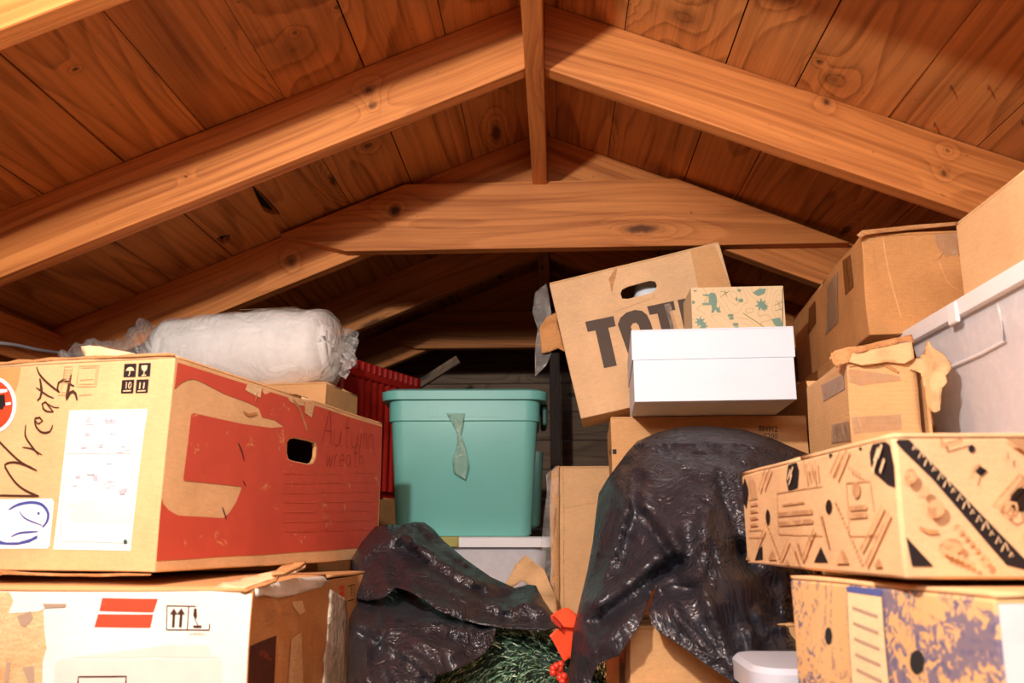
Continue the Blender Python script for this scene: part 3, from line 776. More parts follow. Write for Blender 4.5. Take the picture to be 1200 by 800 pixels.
off = Vector((PC.x, PC.y, cS.z))
pa, pb = Vector((-1.00, 2.01, cS.z+.078))-off, Vector((-.545, 2.03, cS.z+.100))-off
bm = bmesh.new(); pil(bm, (pa, pb), lambda t: .078+.022*min(1, t*2.2), seed=3, ends=(.06, .05))
link('pillow', bm, m_pillow, root, 60)
# spiral end of the roll
bm = bmesh.new(); ax = (pb-pa).normalized(); sd = ax.cross(Vector((0, 0, 1))).normalized(); up = sd.cross(ax)
sp_ = []
for k in range(70):
    th = k*.19; r = .012+.0048*th
    sp_.append(pb+ax*(-.010+.012*(1-r/.08))+(sd*math.cos(th)*1.05+up*math.sin(th)*.95)*r)
tube(bm, sp_, .0085, 8); link('rolled_end', bm, m_pillow, root, 60)
bm = bmesh.new()
def brad(t): return .083+.021*min(1, t*2.2)
pil(bm, (pa-ax*.015, pb+ax*.03), brad, 60, 40, 9, .010, (.10, .06))
link('plastic_bag', bm, m_clear, root, 60)
bm = bmesh.new()
tail = [pa+ax*.03+Vector((0, -.02, .03)), pa-ax*.03+Vector((0, -.02, -.0)), pa-ax*.08+Vector((0, -.03, .0)), pa-ax*.115+Vector((0, -.03, .016)), pa-ax*.155+Vector((0, -.035, .014)), pa-ax*.19+Vector((0, -.035, .004))]
tube(bm, catmull(tail, .008), 1, 18)
# taper the tail towards its knot
P_ = catmull(tail, .008); n_ = len(P_)
bm.free(); bm = bmesh.new()
tube(bm, P_, [.062*(1-i/n_)**1.4+.012+.006*math.sin(i*1.7) for i in range(n_)], 18)
for v in bm.verts: v.co += Vector(noise.noise_vector(v.co*40))*.006
link('bag_tail', bm, m_clear, root, 60)
bm = bmesh.new()
for k in range(5): tube(bm, catmull([pb+ax*.02+sd*(-.03+.016*k)+up*(.05-.02*k), pb+ax*(.045+.01*(k % 2))+sd*(-.035+.02*k)+up*(.04-.025*k), pb+ax*(.03)+sd*(-.02+.016*k)+up*(.0-.02*k)], .006), .010, 8)
for v in bm.verts: v.co += Vector(noise.noise_vector(v.co*60))*.008
link('gathered_end', bm, m_clear, root, 60)
bm = bmesh.new()       # printed strip on the bag
st = []
for i in range(15):
    t = .52+.30*i/14
    for j in range(4):
        th = R(62+j*11)
        st.append(pa+ax*(t*(pb-pa).length)+(-sd*0+sd*math.cos(th)*1.05*1+up*math.sin(th)*.95)*(brad(t)+.007))
vv = [bm.verts.new(p) for p in st]
for i in range(14):
    for j in range(3): bm.faces.new((vv[i*4+j], vv[(i+1)*4+j], vv[(i+1)*4+j+1], vv[i*4+j+1]))
link('printed_strip', bm, film('printed_strip', lin(206, 190, 160), .5, .25, .2, 40, (.95, .92, .85), .2), root, 60)

# --- red ribbed crate
near = atY(404, 417, 2.42)
CR = Box('red_crate', 'red ribbed plastic crate behind the teal tote and the wreath box', 'crate', (.34, .42, .40), -23, near, 'frt', warp=0)
bm = bmesh.new()
w, d, h = CR.w/2, CR.d/2, CR.h
loft(bm, [(0, w-.03, d-.03, .02), (h-.002, w-.008, d-.008, .02)], True, False)
k = -w+.03
while k < w-.02:
    for sg in (-1, 1): bx(bm, (k-.004, sg*d-.004-(.012 if sg > 0 else .0), .02), (k+.004, sg*d+.004+(.012 if sg < 0 else 0), h-.03))
    k += .034
k = -d+.03
while k < d-.02:
    for sg in (-1, 1): bx(bm, (sg*w-.006-(.010 if sg > 0 else 0), k-.005, .02), (sg*w+.002+(.010 if sg < 0 else 0), k+.005, h-.03))
    k += .034
link('ribbed_wall', bm, m_redpl, CR.o, 40)
bm = bmesh.new()
loft(bm, [(h-.05, w-.003, d-.003, .02), (h-.05, w+.005, d+.005, .02), (h-.002, w+.006, d+.006, .02), (h, w, d, .018), (h, w-.012, d-.012, .012), (h-.05, w-.012, d-.012, .012)], False, False)
k = -d+.02
while k < d-.02:
    for sg in (-1, 1): bx(bm, (sg*(w+.0075)-.0035, k, h-.030), (sg*(w+.0075)+.0035, k+.008, h-.004))
    k += .03
link('rim', bm, m_redpl, CR.o, 40)
D0 = carton('support_carton', 'plain brown carton underneath the red crate', (.36, .44, CR.M.translation.z-.001), -23, (CR.M.translation.x, CR.M.translation.y, 0), 'c', m_tan_d)

# ================================================================== TEAL TOTE on clear bin
TC = Vector((-.245, 2.2+.17, 0))
zt, zb = atY(540, 455, 2.2).z, atY(540, 628, 2.2).z
TE = thing('storage_tote', 'teal plastic storage tote with lid and a strip of clear tape on its front', 'storage bin', (TC.x, TC.y, zb), (0, 0, R(2.2)))
h = zt-zb; W1 = .212; D1 = .165
bm = bmesh.new()
loft(bm, [(0, W1*.80, D1*.80, .03), (.006, W1*.83, D1*.83, .035), (h-.085, W1*.915, D1*.915, .035), (h-.082, W1*.945, D1*.945, .04), (h-.020, W1*.95, D1*.95, .04), (h-.02, W1*.9, D1*.9, .04), (h-.08, W1*.88, D1*.88, .035), (.01, W1*.8, D1*.8, .03)], True, True, 8)
link('tub', bm, m_teal, TE, 40)
bm = bmesh.new()
loft(bm, [(h-.028, W1*.955, D1*.955, .045), (h-.028, W1*1.035, D1*1.03, .05), (h-.006, W1*1.045, D1*1.04, .05), (h, W1*.985, D1*.985, .045), (h, W1*.93, D1*.93, .04), (h-.008, W1*.91, D1*.91, .04)], True, True, 8)
link('lid', bm, m_teal, TE, 40)
bm = bmesh.new()
for k in range(34):
    x = -.095+k*.0058; t = (W1*.945)
    bx(bm, (x, -D1*.95-.0016, h-.074), (x+.003, -D1*.935, h-.028))
link('grip_ribs', bm, m_teal, TE)
bm = bmesh.new()
loft(bm, [(h-.20, .001, .04, .001), (h-.195, .012, .05, .01), (h-.16, .020, .055, .012), (0.03, .016, .05, .012), (.02, .002, .04, .001)], True, True)
for v in bm.verts: v.co += Vector((W1*.86+ (v.co.z/h)*.012, -.06, 0))
link('side_grip', bm, m_teal_d, TE, 50)
bm = bmesh.new()
bx(bm, (W1*.97, -.07, h-.085), (W1*1.05, .07, h-.022)); o = link('handle', bm, m_teal_d, TE); bevel(o, .008, 3)
def tY(x, y): return 2.2+.008
sheet('tape_strip', film('tote_tape', lin(190, 220, 206), .42, .2, .6, 80, (.85, .92, .88), .15), TE, [(523, 484), (545, 484), (543, 495), (540, 509), (545, 522), (549.5, 545), (545, 562), (531, 553), (530, 540), (535, 520), (536, 509), (530, 496)], tY, .006, 5, .0008, freq=40)
# clear bin under it
zc = zb-.001
CB = thing('clear_bin', 'clear plastic bin with white lid under the teal tote', 'storage bin', (TC.x+.02, TC.y, zc-.33), (0, 0, R(2.2)))
h2 = .33
bm = bmesh.new(); loft(bm, [(0, .17, .135, .03), (h2-.02, .196, .155, .035)], True, False, 6)
solid(link('tub', bm, m_bin, CB, 40), .003)
bm = bmesh.new(); loft(bm, [(h2-.026, .19, .15, .03), (h2-.026, .213, .172, .035), (h2-.004, .215, .174, .035), (h2, .205, .165, .03)], True, True, 6)
link('lid', bm, m_whitepl, CB, 40)
sheet('lid_sticker', m_olive, CB, [(514, 628.5), (537.5, 628.5), (537.5, 640.5), (514, 640.5)], lambda x, y: 2.193, 0, 10, .0008)
D3 = carton('support_carton', 'plain carton hidden beneath the clear bin', (.36, .28, zc-.332), 2.2, (TC.x+.02, TC.y, 0), 'c', m_tan_d)
bm = bmesh.new(); bmesh.ops.create_icosphere(bm, subdivisions=4, radius=1)
for v in bm.verts:
    n = v.co.copy(); v.co = Vector((n.x*.15, n.y*.10, max(-.08, n.z*.11)))*(1+.35*noise.noise(n*2.2)+.12*abs(noise.noise(n*7)))
o = link('packing_paper', bm, m_tan_c, None, 60); o.location = (TC.x+.045, TC.y-.0, zc-.33+.10); tag(o, 'crumpled brown packing paper inside the clear bin', 'paper')

# ================================================================== CENTRE CARTONS
c1 = atY(654, 546, 2.15)
T1 = carton('tall_carton', 'tall plain brown carton with torn tape on its left edge, right of the clear bin', (.30, .30, c1.z), 2, c1, 'flt', m_tan)
yl = lambda x, y: 2.14
sheet('torn_tape', m_clear, T1.o, [(640, 556), (652, 545), (655, 560), (652, 600), (648, 640), (650, 690), (640, 680), (634, 640), (638, 600), (641, 575)], lambda x, y: 2.135, .012, 6, .0008, freq=45)
sheet('peeled_side', m_tan_w, T1.o, [(646, 552), (655, 545), (655.5, 800), (648, 760), (642, 720), (646, 660), (644, 600)], lambda x, y: 2.139, .006, 8, .002)
sheet('torn_flap', m_tan, T1.o, [(604, 662), (616, 650), (625, 657), (638, 668), (652, 700), (653, 722), (645, 716), (628, 690), (612, 680), (600, 688), (592, 684)], lambda x, y: 2.08, .02, 6, .002, freq=20)
T1.decal('crease', m_brownink, [('line', 'front', [(660, 548), (661, 720)], .0016, False), ('line', 'front', [(662, 595), (702, 588)], .0012)], .0008)

c2 = atY(716, 489, 1.80)
C2 = carton('printed_carton', 'tan carton under the white box with printed digits 884912', (.40, .28, c2.z), -2, c2, 'flt', m_tan_w)
C2.decal('printed_digits', m_black, [('text', 'front', '884912', (888, 505), (910.5, 505.5), (888, 498.5)), ('text', 'front', '0200', (894, 513), (911, 513.4), (894, 507))])
C2.decal('corner_mark', m_black, [('poly', 'front', [(716.5, 527), (722.5, 527), (722.5, 532.5), (716.5, 532.5)]), ('poly', 'left', [(714, 527), (716, 527), (716, 532.5), (714, 532.5)])])
C2.decal('side_marks', m_brownink, [('poly', 'left', [(704, 520), (710, 508), (710, 540), (705, 545)]), ('line', 'left', [(714, 497), (714, 520)], .004, False)])

# white gift box with lid
WB = Box('white_box', 'clean white cardboard box with a lift-off lid', 'box', (.297, .30, .1385), -3.2, (.150, 1.6, c2.z-.001), 'fl', warp=.0003)
WB.o.location.z = c2.z+.0015; WB.M = W(WB.o); WB.I = WB.M.inverted()
zl = .080
bm = bmesh.new(); bx(bm, (-WB.w/2, -WB.d/2, 0), (WB.w/2, WB.d/2, zl+.04)); bevel(link('base', bm, m_white, WB.o), .0012)
bm = bmesh.new(); e = .0022
for lo, hi in (((-WB.w/2-e, -WB.d/2-e, WB.h-.003), (WB.w/2+e, WB.d/2+e, WB.h)),):
    bx(bm, lo, hi)
for lo, hi in (((-WB.w/2-e, -WB.d/2-e, zl), (WB.w/2+e, -WB.d/2-e+.002, WB.h-.002)), ((-WB.w/2-e, WB.d/2+e-.002, zl), (WB.w/2+e, WB.d/2+e, WB.h-.002)), ((-WB.w/2-e, -WB.d/2, zl), (-WB.w/2-e+.002, WB.d/2, WB.h-.002)), ((WB.w/2+e-.002, -WB.d/2, zl), (WB.w/2+e, WB.d/2, WB.h-.002))): bx(bm, lo, hi)
link('lid', bm, m_white, WB.o)

# box printed with green animals
t = NT('animal_print_card'); o_ = t.obj()
cn = t.math('FRACT', t.math('MULTIPLY', t.noise(t.vadd(o_, (3.3, 0, 0)), 14, 1.5, .4), 16))
ln = t.ramp(cn, [(0, 1), (.05, 1), (.14, 0), (.9, 0), (1, 1)])
m_animal = t.fin(t.mix(t.math('MULTIPLY', ln, .35), lin(226, 200, 158), lin(180, 146, 104)), .75, .25)
ztop = WB.o.location.z+WB.h+.001
ca = atY(809, 337, 1.70)
AB = Box('patterned_box', 'small tan box printed with green moose and leaves on top of the white box', 'box', (.187, .12, ca.z-ztop), -1, Vector((ca.x, ca.y, ztop)), 'fl', warp=.0008)
AB.body(m_animal)
def leaf(cx, cy, s, rot=0):
    out = []
    for k in range(14):
        a = rot+k*math.pi/7; r = s*(1 if k % 2 == 0 else .45)
        out.append((cx+r*math.cos(a), cy+r*math.sin(a)))
    return ('poly', 'front', out)
moose = [(823, 344.5), (830, 345), (832, 343), (837, 343), (839, 347), (840, 354), (839, 359), (842, 361), (844, 357), (843, 363), (845, 366), (840, 366), (838, 362), (836, 366), (833, 366.5), (834, 362), (833, 357), (829, 357.5), (823, 357), (822, 355), (830, 354.5), (830, 347), (823, 346.2)]
AB.decal('green_pattern', ink('sage_ink', lin(122, 152, 134)), [('poly', 'front', moose), leaf(820, 377, 7, .3), leaf(824, 382, 6, .9), ('poly', 'front', [(882, 343), (889, 338), (898, 338.5), (896, 344), (888, 347)]), leaf(892, 357, 8, .2), leaf(896, 360, 5, .6),
    ('poly', 'front', [(904, 374), (914, 372), (917, 379), (916.5, 386), (908, 381)]), leaf(814, 337.8+2, 3, .1), leaf(866, 339.5, 3.5, .5)])
AB.decal('olive_pattern', ink('olive_ink', lin(132, 138, 84)), [('line', 'front', [(871, 367), (885, 376), (900, 386)], .0016, False), ('line', 'front', [(843, 341), (853, 343)], .0012), ('line', 'front', [(848, 338), (852, 348)], .0012), ('line', 'front', [(844, 348), (855, 340)], .0012), ('line', 'front', [(910, 352), (916, 362)], .0012), ('line', 'front', [(907, 358), (917, 354)], .0012), ('line', 'front', [(908, 364), (917, 362)], .0012)])
AB.decal('paw_prints', ink('grey_green_ink', lin(128, 150, 128)), [('disc', 'front', (856, 369.5), 3.6, 1.8), ('disc', 'front', (857, 373), 3, 1.6), ('disc', 'front', (862, 380), 3.6, 1.8), ('disc', 'front', (863, 384), 3, 1.6), ('disc', 'front', (868, 352), 3, 2.2), ('disc', 'front', (863, 350.5), 1.2, 2.4), ('disc', 'front', (811, 354), 3, 2), ('disc', 'front', (882, 385), 3.4, 1.6)])
AB.decal('edge_seam', m_black, [('line', 'front', [(917, 338), (917.3, 387)], .0012, False)], .0009)

# TOTE box leaning
TB = Box('lettered_box', 'tilted tan box with a hand hole and large dark letters TOTE', 'box', (.41, .16, .335), -4.7, (.058, 1.955, .886), 'fl', ry=-11.95, warp=.0014)
hole = [TB.px('front', *q) for q in ((727, 344), (729, 339), (736, 335.5), (762, 328.5), (768, 329.5), (770, 334), (768, 340), (762, 343.5), (735, 350), (729, 349.5))]
TB.body(card('card_peach', lin(238, 194, 146)), holes={'front': [hole]}, top=.331)
TB.flaps(m_tan)
bm = bmesh.new()
L1 = [bm.verts.new(TB.to3('front', *q)) for q in hole]; L2 = [bm.verts.new(TB.to3('front', *q, -.005)) for q in hole]
for i in range(len(hole)): bm.faces.new((L1[(i+1) % len(hole)], L1[i], L2[i], L2[(i+1) % len(hole)]))
link('hole_edge', bm, m_core, TB.o)
T_ = [('poly', 'front', [(686, 377), (719, 370), (721.5, 382), (713, 384), (723, 428.5), (708, 431.5), (698, 387), (689, 389)]),
      ('poly', 'front', [(724, 380), (727, 372), (734, 366), (744, 363), (752, 364), (758, 369), (762, 378), (772, 412), (770, 420), (764, 425), (752, 427), (742, 424), (736, 415)],
        [[(739, 383), (741, 379), (745, 378), (748, 381), (756, 409), (755, 413), (751, 414), (748, 411)]]),
      ('poly', 'front', [(758, 359), (789, 352.5), (791, 363), (784, 364.5), (795, 407), (780, 410), (770, 367.5), (761, 369)]),
      ('poly', 'front', [(793.5, 351.5), (818, 346.5), (820, 357), (810, 359), (812.5, 368), (822, 366), (825, 377), (815, 379), (818, 389), (828, 387), (830, 398), (805, 402.5)])]
TB.decal('printed_letters', m_totink, T_)
TB.decal('tape_strip', m_tape, [('poly', 'front', [(778, 357), (785, 355), (800, 410), (792, 412)])], .0012, part=True)
TB.decal('side_panel', m_tan_w, [('poly', 'front', [(808, 292), (836.5, 286), (856, 336), (850, 380), (826, 380)])], .0006)
TB.decal('tear', m_core, [('poly', 'front', [(719, 311), (722, 309), (721, 326), (719, 332), (717, 344), (714.5, 330), (713, 328)])], .001)
TB.decal('crease', m_brownink, [('line', 'front', [(719, 366), (745, 356), (766, 349), (766, 344)], .001, False)], .0009)
sheet('torn_flap', m_tan_d, TB.o, [(632, 384), (640, 372), (652, 366), (653, 377), (658, 398), (662, 412), (654, 408), (644, 412), (635, 414)], lambda x, y: 1.965, .012, 5, .002, freq=35)
sheet('clear_tape', m_clear, TB.o, [(627, 343), (640, 332), (643, 345), (646, 366), (640, 392), (646, 414), (640, 428), (627, 441), (627, 408), (630, 385), (624, 366)], lambda x, y: 1.975, .010, 5, .0008, freq=40)
bm = bmesh.new(); bmesh.ops.create_icosphere(bm, subdivisions=3, radius=.05)
for v in bm.verts: v.co *= 1+.3*noise.noise(v.co*30); v.co.z *= 2.4
q = atY(766, 336, 2.03); o = link('foam_piece', bm, m_whitepl, None, 60); o.location = q-Vector((0, 0, .075)); tag(o, 'white foam piece seen through the hand hole of the TOTE box', 'packing')

# ================================================================== RIGHT STACK
BX0 = .593; LZ = .965
BN = thing('clear_bin', 'large frosted clear bin with a white lid at the right edge', 'storage bin', (BX0+.225, 1.16, LZ-.36))
hw, hd = .225, .34; h3 = .36
bm = bmesh.new(); loft(bm, [(0, hw-.045, hd-.06, .04), (h3-.07, hw-.018, hd-.03, .045), (h3-.02, hw-.013, hd-.02, .045)], True, False, 6)
solid(link('tub', bm, m_bin, BN, 40), .003)
bm = bmesh.new(); loft(bm, [(h3-.026, hw-.02, hd-.02, .03), (h3-.026, hw-.001, hd-.001, .035), (h3-.003, hw, hd, .035), (h3, hw-.006, hd-.006, .03)], True, True, 6)
link('lid', bm, m_whitepl, BN, 40)
bm = bmesh.new(); bx(bm, (-hw-.0025, .085, h3-.036), (-hw+.004, .115, h3-.004)); bevel(link('latch', bm, m_whitepl, BN), .003)
bm = bmesh.new()
xw = BX0+.016
rp = [hit(x, y, Vector((xw, 0, 0)), Vector((1, 0, 0)))-Vector((BX0+.225, 1.16, LZ-.36)) for x, y in ((1165, 334), (1172, 366), (1178, 399), (1150, 414), (1110, 432), (1098, 437))]
tube(bm, [Vector((-hw+.0165-.004*(1-(p.z/h3)) , p.y, p.z)) for p in rp], .0022, 6)
link('moulded_ridge', bm, m_whitepl, BN, 50)
bm = bmesh.new(); bmesh.ops.create_icosphere(bm, subdivisions=5, radius=1)
for v in bm.verts:
    n = v.co.copy(); q = Vector((math.copysign(abs(n.x)**.5, n.x)*.183, math.copysign(abs(n.y)**.5, n.y)*.26, math.copysign(abs(n.z)**.55, n.z)*.14))
    v.co = q*(1+.06*noise.noise(n*2.5))+n*.03*noise.noise(q*11)+n*.012*abs(noise.noise(q*24))
o = link('folded_blanket', bm, m_fabric, None, 60); o.location = (BX0+.225, 1.15, LZ-.36+.150); tag(o, 'pale bluish fabric bundle inside the frosted bin at right', 'blanket')
D2 = carton('support_carton', 'plain brown carton under the frosted bin', (.32, .44, LZ-.362), 0, (.84, 1.25, 0), 'c', m_tan_d)
C6 = carton('shallow_carton', 'plain tan carton lying on the white bin lid at the top right', (.34, .42, .114), 0, (.604, .822, LZ+.001), 'fl', m_tan, tape=m_browntape, warp=.0012)
# C5 upper carton
C5 = carton('taped_carton', 'upper right brown carton with tape patches on its left side', (.30, .60, .182), -4.3, (.540, 1.45, .958), 'fl', m_tan_d, warp=.003)
def tp(f, p, m, nm, off): C5.decal(nm, m, [('poly', f, p)], off, part=True)
tp('left', [(988, 305), (996, 298), (1000, 336), (991, 346)], m_browntape, 'brown_tape', .0012)
tp('left', [(948, 362), (956, 352), (957, 378), (947, 392)], m_browntape, 'brown_tape', .0012)
tp('left', [(970, 335), (984, 318), (983, 378), (968, 392)], m_tape, 'clear_tape', .0016)
tp('front', [(1094, 268), (1124, 262), (1120, 298), (1107, 302), (1098, 290)], m_tape, 'clear_tape', .0012)
tp('front', [(1120, 266), (1136, 264), (1138, 300), (1122, 300)], m_browntape, 'brown_tape', .0014)
C5.decal('crease', m_tan_w, [('line', 'front', [(1034, 278), (1040, 310), (1057, 372)], .003), ('line', 'front', [(1098, 302), (1110, 330), (1124, 340)], .0016)], .0012)
C5.decal('dark_tear', m_core, [('line', 'front', [(1023, 290), (1024, 305), (1030, 325)], .002), ('line', 'front', [(1098, 304), (1103, 297), (1104, 294)], .004)], .0014)
sheet('frayed_flap_edge', m_core, C5.o, [(1004, 275), (1010, 270), (1040, 267), (1070, 264), (1122, 260), (1122, 264), (1080, 268), (1040, 272), (1016, 275), (1008, 279)], lambda x, y: 1.437+.0000*x, .003, 6, .003)
# C7 support carton under C5
C7 = carton('support_carton', 'brown carton standing behind the torn carton on the right', (.42, .50, .955), 0, (.535, 1.62, 0), 'fl', m_tan_d)
# C4 damaged carton
D4 = carton('support_carton', 'plain carton underneath the torn carton on the right', (.145, .30, .56), 0, (.4455, 1.235, 0), 'fl', m_tan_d)
C4 = Box('torn_carton', 'battered carton with ripped top and peeling flap beside the frosted bin', 'box', (.118, .22, .345), 0, (.4455, 1.3, .561), 'fl', warp=.0035)
px = lambda *q: C4.px('front', *q)
fr4 = [(-C4.w/2, 0), (C4.w/2, 0), px(1081, 500), px(1076, 445), px(1069, 395), px(1060, 396), px(1040, 402), px(1020, 405), px(1004, 412), (-C4.w/2, px(990, 418)[1])]
fr4 = [(max(-C4.w/2, min(C4.w/2, a)), b) for a, b in fr4]
zt4 = px(990, 418)[1]
C4.body(m_tan_c, outlines={'front': fr4, 'left': [(-C4.d/2, 0), (C4.d/2, 0), (C4.d/2, zt4-.01), (0, zt4-.006), (-C4.d/2, zt4)]}, faces=('front', 'back', 'left', 'right', 'bottom'), top=.33, bev=0)
solid(C4.o.children[0], .004, -1)
C4.decal('clear_tape', m_tape, [('poly', 'front', [(993, 432), (1056, 440), (1058, 446), (1010, 452), (994, 448)]), ('poly', 'front', [(1000, 488), (1058, 486), (1059, 504), (1002, 508)]), ('poly', 'left', [(962, 450), (990, 438), (992, 456), (966, 470)]), ('poly', 'left', [(978, 498), (1002, 490), (1003, 515), (978, 520)])], .0014, part=True)
y4 = lambda x, y: 1.294
C4.decal('tear', m_core, [('line', 'front', [(992, 420), (1008, 428), (1030, 424), (1055, 437)], .006), ('line', 'front', [(996, 430), (1015, 426), (1030, 428)], .004)], .0016)
sheet('torn_edge', m_core, C4.o, [(972, 420), (978, 411), (992, 407), (1012, 405), (1030, 400), (1050, 396), (1068, 392), (1070, 402), (1062, 400), (1040, 406), (1016, 411), (1004, 414), (996, 424), (984, 428), (978, 424)], y4, .005, 4, .003, freq=90)
sheet('torn_edge', m_core, C4.o, [(974, 414), (984, 410), (986, 424), (982, 431), (976, 426)], lambda x, y: 1.292, .012, 4, .003, freq=60)
sheet('ripped_layer', m_tan, C4.o, [(1000, 414), (1040, 406), (1068, 400), (1070, 420), (1060, 426), (1040, 424), (1010, 428), (996, 424)], lambda x, y: 1.291, .006, 5, .002, freq=40)
sheet('peeling_flap', m_tan, C4.o, [(1056, 424), (1070, 420), (1083, 420), (1085, 410), (1086, 399), (1089, 401), (1097, 409), (1106, 415), (1109, 421), (1114, 426), (1112, 434), (1106, 440), (1107, 448), (1103, 454), (1104, 470), (1100, 481), (1094, 483.5), (1088, 480), (1086, 462), (1082, 445), (1078, 437), (1068, 433), (1060, 440)], lambda x, y: 1.272-max(0, x-1085)*.0008+abs(x-1092)*.0011, .012, 4, .0018, freq=42)

# shallow printed box on blue printed box
SB = Box('printed_shallow_box', 'shallow tan box at right covered in dark line graphics with a black diagonal band', 'box', (.42, .464, .1225), 3.7, (.289, .75, .586), 'fl', warp=.0022)
m_sb = card('card_graphic', lin(234, 190, 142)); SB.body(m_sb, top=.1185, bev=.003); SB.flaps(m_sb, m_tape)
L, F_ = 'left', 'front'
P1 = [('poly', L, [(1019, 530), (1022, 517), (1029, 510), (1036, 511), (1042, 520), (1047, 545), (1049, 571), (1040, 568), (1026, 556), (1020, 545)]),
      ('poly', L, [(922, 562), (924, 545), (929, 538), (934, 540), (937, 552), (936, 572), (925, 577)]), ('poly', L, [(871.5, 570), (874, 560), (879, 575), (876, 596), (873, 590)]),
      ('poly', L, [(893, 640), (893.5, 656), (885, 657), (889, 644)]), ('poly', L, [(957, 659), (965, 641), (973, 659)]), ('poly', L, [(971.5, 526), (976, 524), (976, 533), (973, 537)]), ('poly', L, [(1008, 518), (1010, 518), (1010, 527), (1007, 526)]),
      ('poly', F_, [(1047, 517), (1050, 508), (1056, 505), (1062, 508), (1200, 655), (1215, 671), (1178, 662), (1130, 606), (1090, 560), (1055, 526)]),
      ('poly', F_, [(1061, 629), (1093, 664), (1068, 664)]), ('disc', F_, (1136, 525), 4, 4.5), ('poly', F_, [(1140, 552), (1146, 545), (1155, 551), (1148, 557)])]
SB.decal('black_print', m_black, P1)
hl = []
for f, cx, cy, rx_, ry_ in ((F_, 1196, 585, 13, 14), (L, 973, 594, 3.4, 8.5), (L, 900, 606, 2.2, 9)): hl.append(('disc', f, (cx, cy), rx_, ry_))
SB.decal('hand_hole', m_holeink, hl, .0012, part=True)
P2 = []
def ln_(f, pts, w=.0016): P2.append(('line', f, pts, w, False))
for a, b in (((911, 578), (965, 570)), ((911, 578), (912, 626)), ((912, 626), (966, 628)), ((992, 566), (1019, 563)), ((992, 566), (996, 628)), ((996, 628), (1028, 628)), ((1019, 563), (1024, 600)), ((879, 586), (889, 584)), ((879, 622), (893, 621)), ((893, 621), (893, 630)), ((879, 630), (893, 630))): ln_(L, [a, b], .0012)
for k, (x0, x1) in enumerate(((918, 945), (912, 955), (913, 956))): ln_(L, [(x0, 592+k*11), (x1, 589+k*11)], .0048 if k else .002)
for k in range(2): ln_(L, [(996, 596+k*9), (1016, 594+k*9.5)], .0046)
P2.append(('disc', L, (1004, 574), 4.5, 10))
for k in range(4): ln_(L, [(881, 592+k*8), (889, 591+k*8)], .003)
for x, y, s in ((905, 653, 6), (990, 656, 9), (878, 655, 3), (1031, 662, 6), (924, 660, 4)): P2.append(('poly', L, [(x-s*.8, y+s*.5), (x, y-s*1.4), (x+s*.8, y+s*.5)]))
for k in range(14): ln_(L, [(981+k*2.3, 588+k*5.3), (982.2+k*2.3, 591+k*5.3)], .0042)
for k in range(12): ln_(L, [(899+k*1.6, 612+k*4.2), (900+k*1.6, 614.5+k*4.2)], .0034)
for a, b in (((1046, 600), (1018, 662)), ((1038, 592), (1012, 645)), ((960, 620), (946, 655)), ((955, 628), (949, 650)), ((928, 632), (917, 655)), ((966, 600), (976, 640)), ((938, 632), (946, 656)), ((934, 640), (941, 660)), ((890, 640), (898, 620)), ((900, 540), (893, 575)), ((906, 545), (898, 572)), ((990, 525), (978, 555)), ((998, 524), (984, 560))): ln_(L, [a, b], .0036)
for k in range(5): ln_(L, [(946+k*3.6, 540+(k % 2)*7), (950+k*3.2, 566-(k % 3)*4)], .0028)
for k in range(4): ln_(L, [(881+k*2, 558+(k % 2)*3), (883+k*2, 582)], .0024)
for k in range(4): ln_(L, [(1000+k*4, 545+k*3), (1002+k*4, 551+k*2)], .0024)
# front face details
for p in ([(1096, 505), (1099, 521), (1106, 519), (1122, 505)], [(1134, 560), (1137, 548), (1143, 544)], [(1160, 590), (1190, 556), (1196, 560), (1168, 592), (1160, 590)], [(1172, 600), (1176, 588), (1186, 590), (1188, 602), (1180, 606), (1172, 600)], [(1176, 530), (1176, 538)]): ln_(F_, p, .0022)
for x, y, a, b in ((1062, 558, 7, 9), (1092, 596, 10, 11), (1110, 640, 14, 9), (1079, 575, 6, 6), (1151, 658, 4, 5)): P2.append(('disc', F_, (x, y), a, b))
for k in range(6): ln_(F_, [(1114+k*6, 618+k*7), (1119+k*6, 615+k*7)], .003)
for k in range(6): ln_(F_, [(1100+k*7, 640+k*3.5), (1104+k*6, 650+k*2.5)], .004)
P2.append(('poly', F_, [(1170, 503), (1202, 503), (1202, 534)]))
P2.append(('poly', F_, [(1194, 624), (1204, 612), (1204, 632), (1196, 632)]))
SB.decal('brown_print', m_brownink, P2, .0009)
P3 = []
for k in range(16):
    x, y = 1068+k*7.6, 524+k*8.4; s = 3.2+1.4*(k % 3)
    P3.append(('line', F_, [(x-s*.6, y+s*.8), (x+s*.2, y-s), (x+s*.8, y+s*.6)], .0018))
for x, y in ((1030, 532), (1034, 528), (1028, 544), (1037, 545)): P3.append(('line', L, [(x-3, y+8), (x+2, y-8)], .0034, False))
for x, y in ((928, 556), (931, 553), (930, 562)): P3.append(('line', L, [(x-2, y+6), (x+1.5, y-6)], .0028, False))
SB.decal('band_lettering', m_tan_l, P3, .0022)
SB.decal('tear', m_core, [('line', F_, [(1076, 618), (1086, 623), (1098, 623)], .005)], .002)

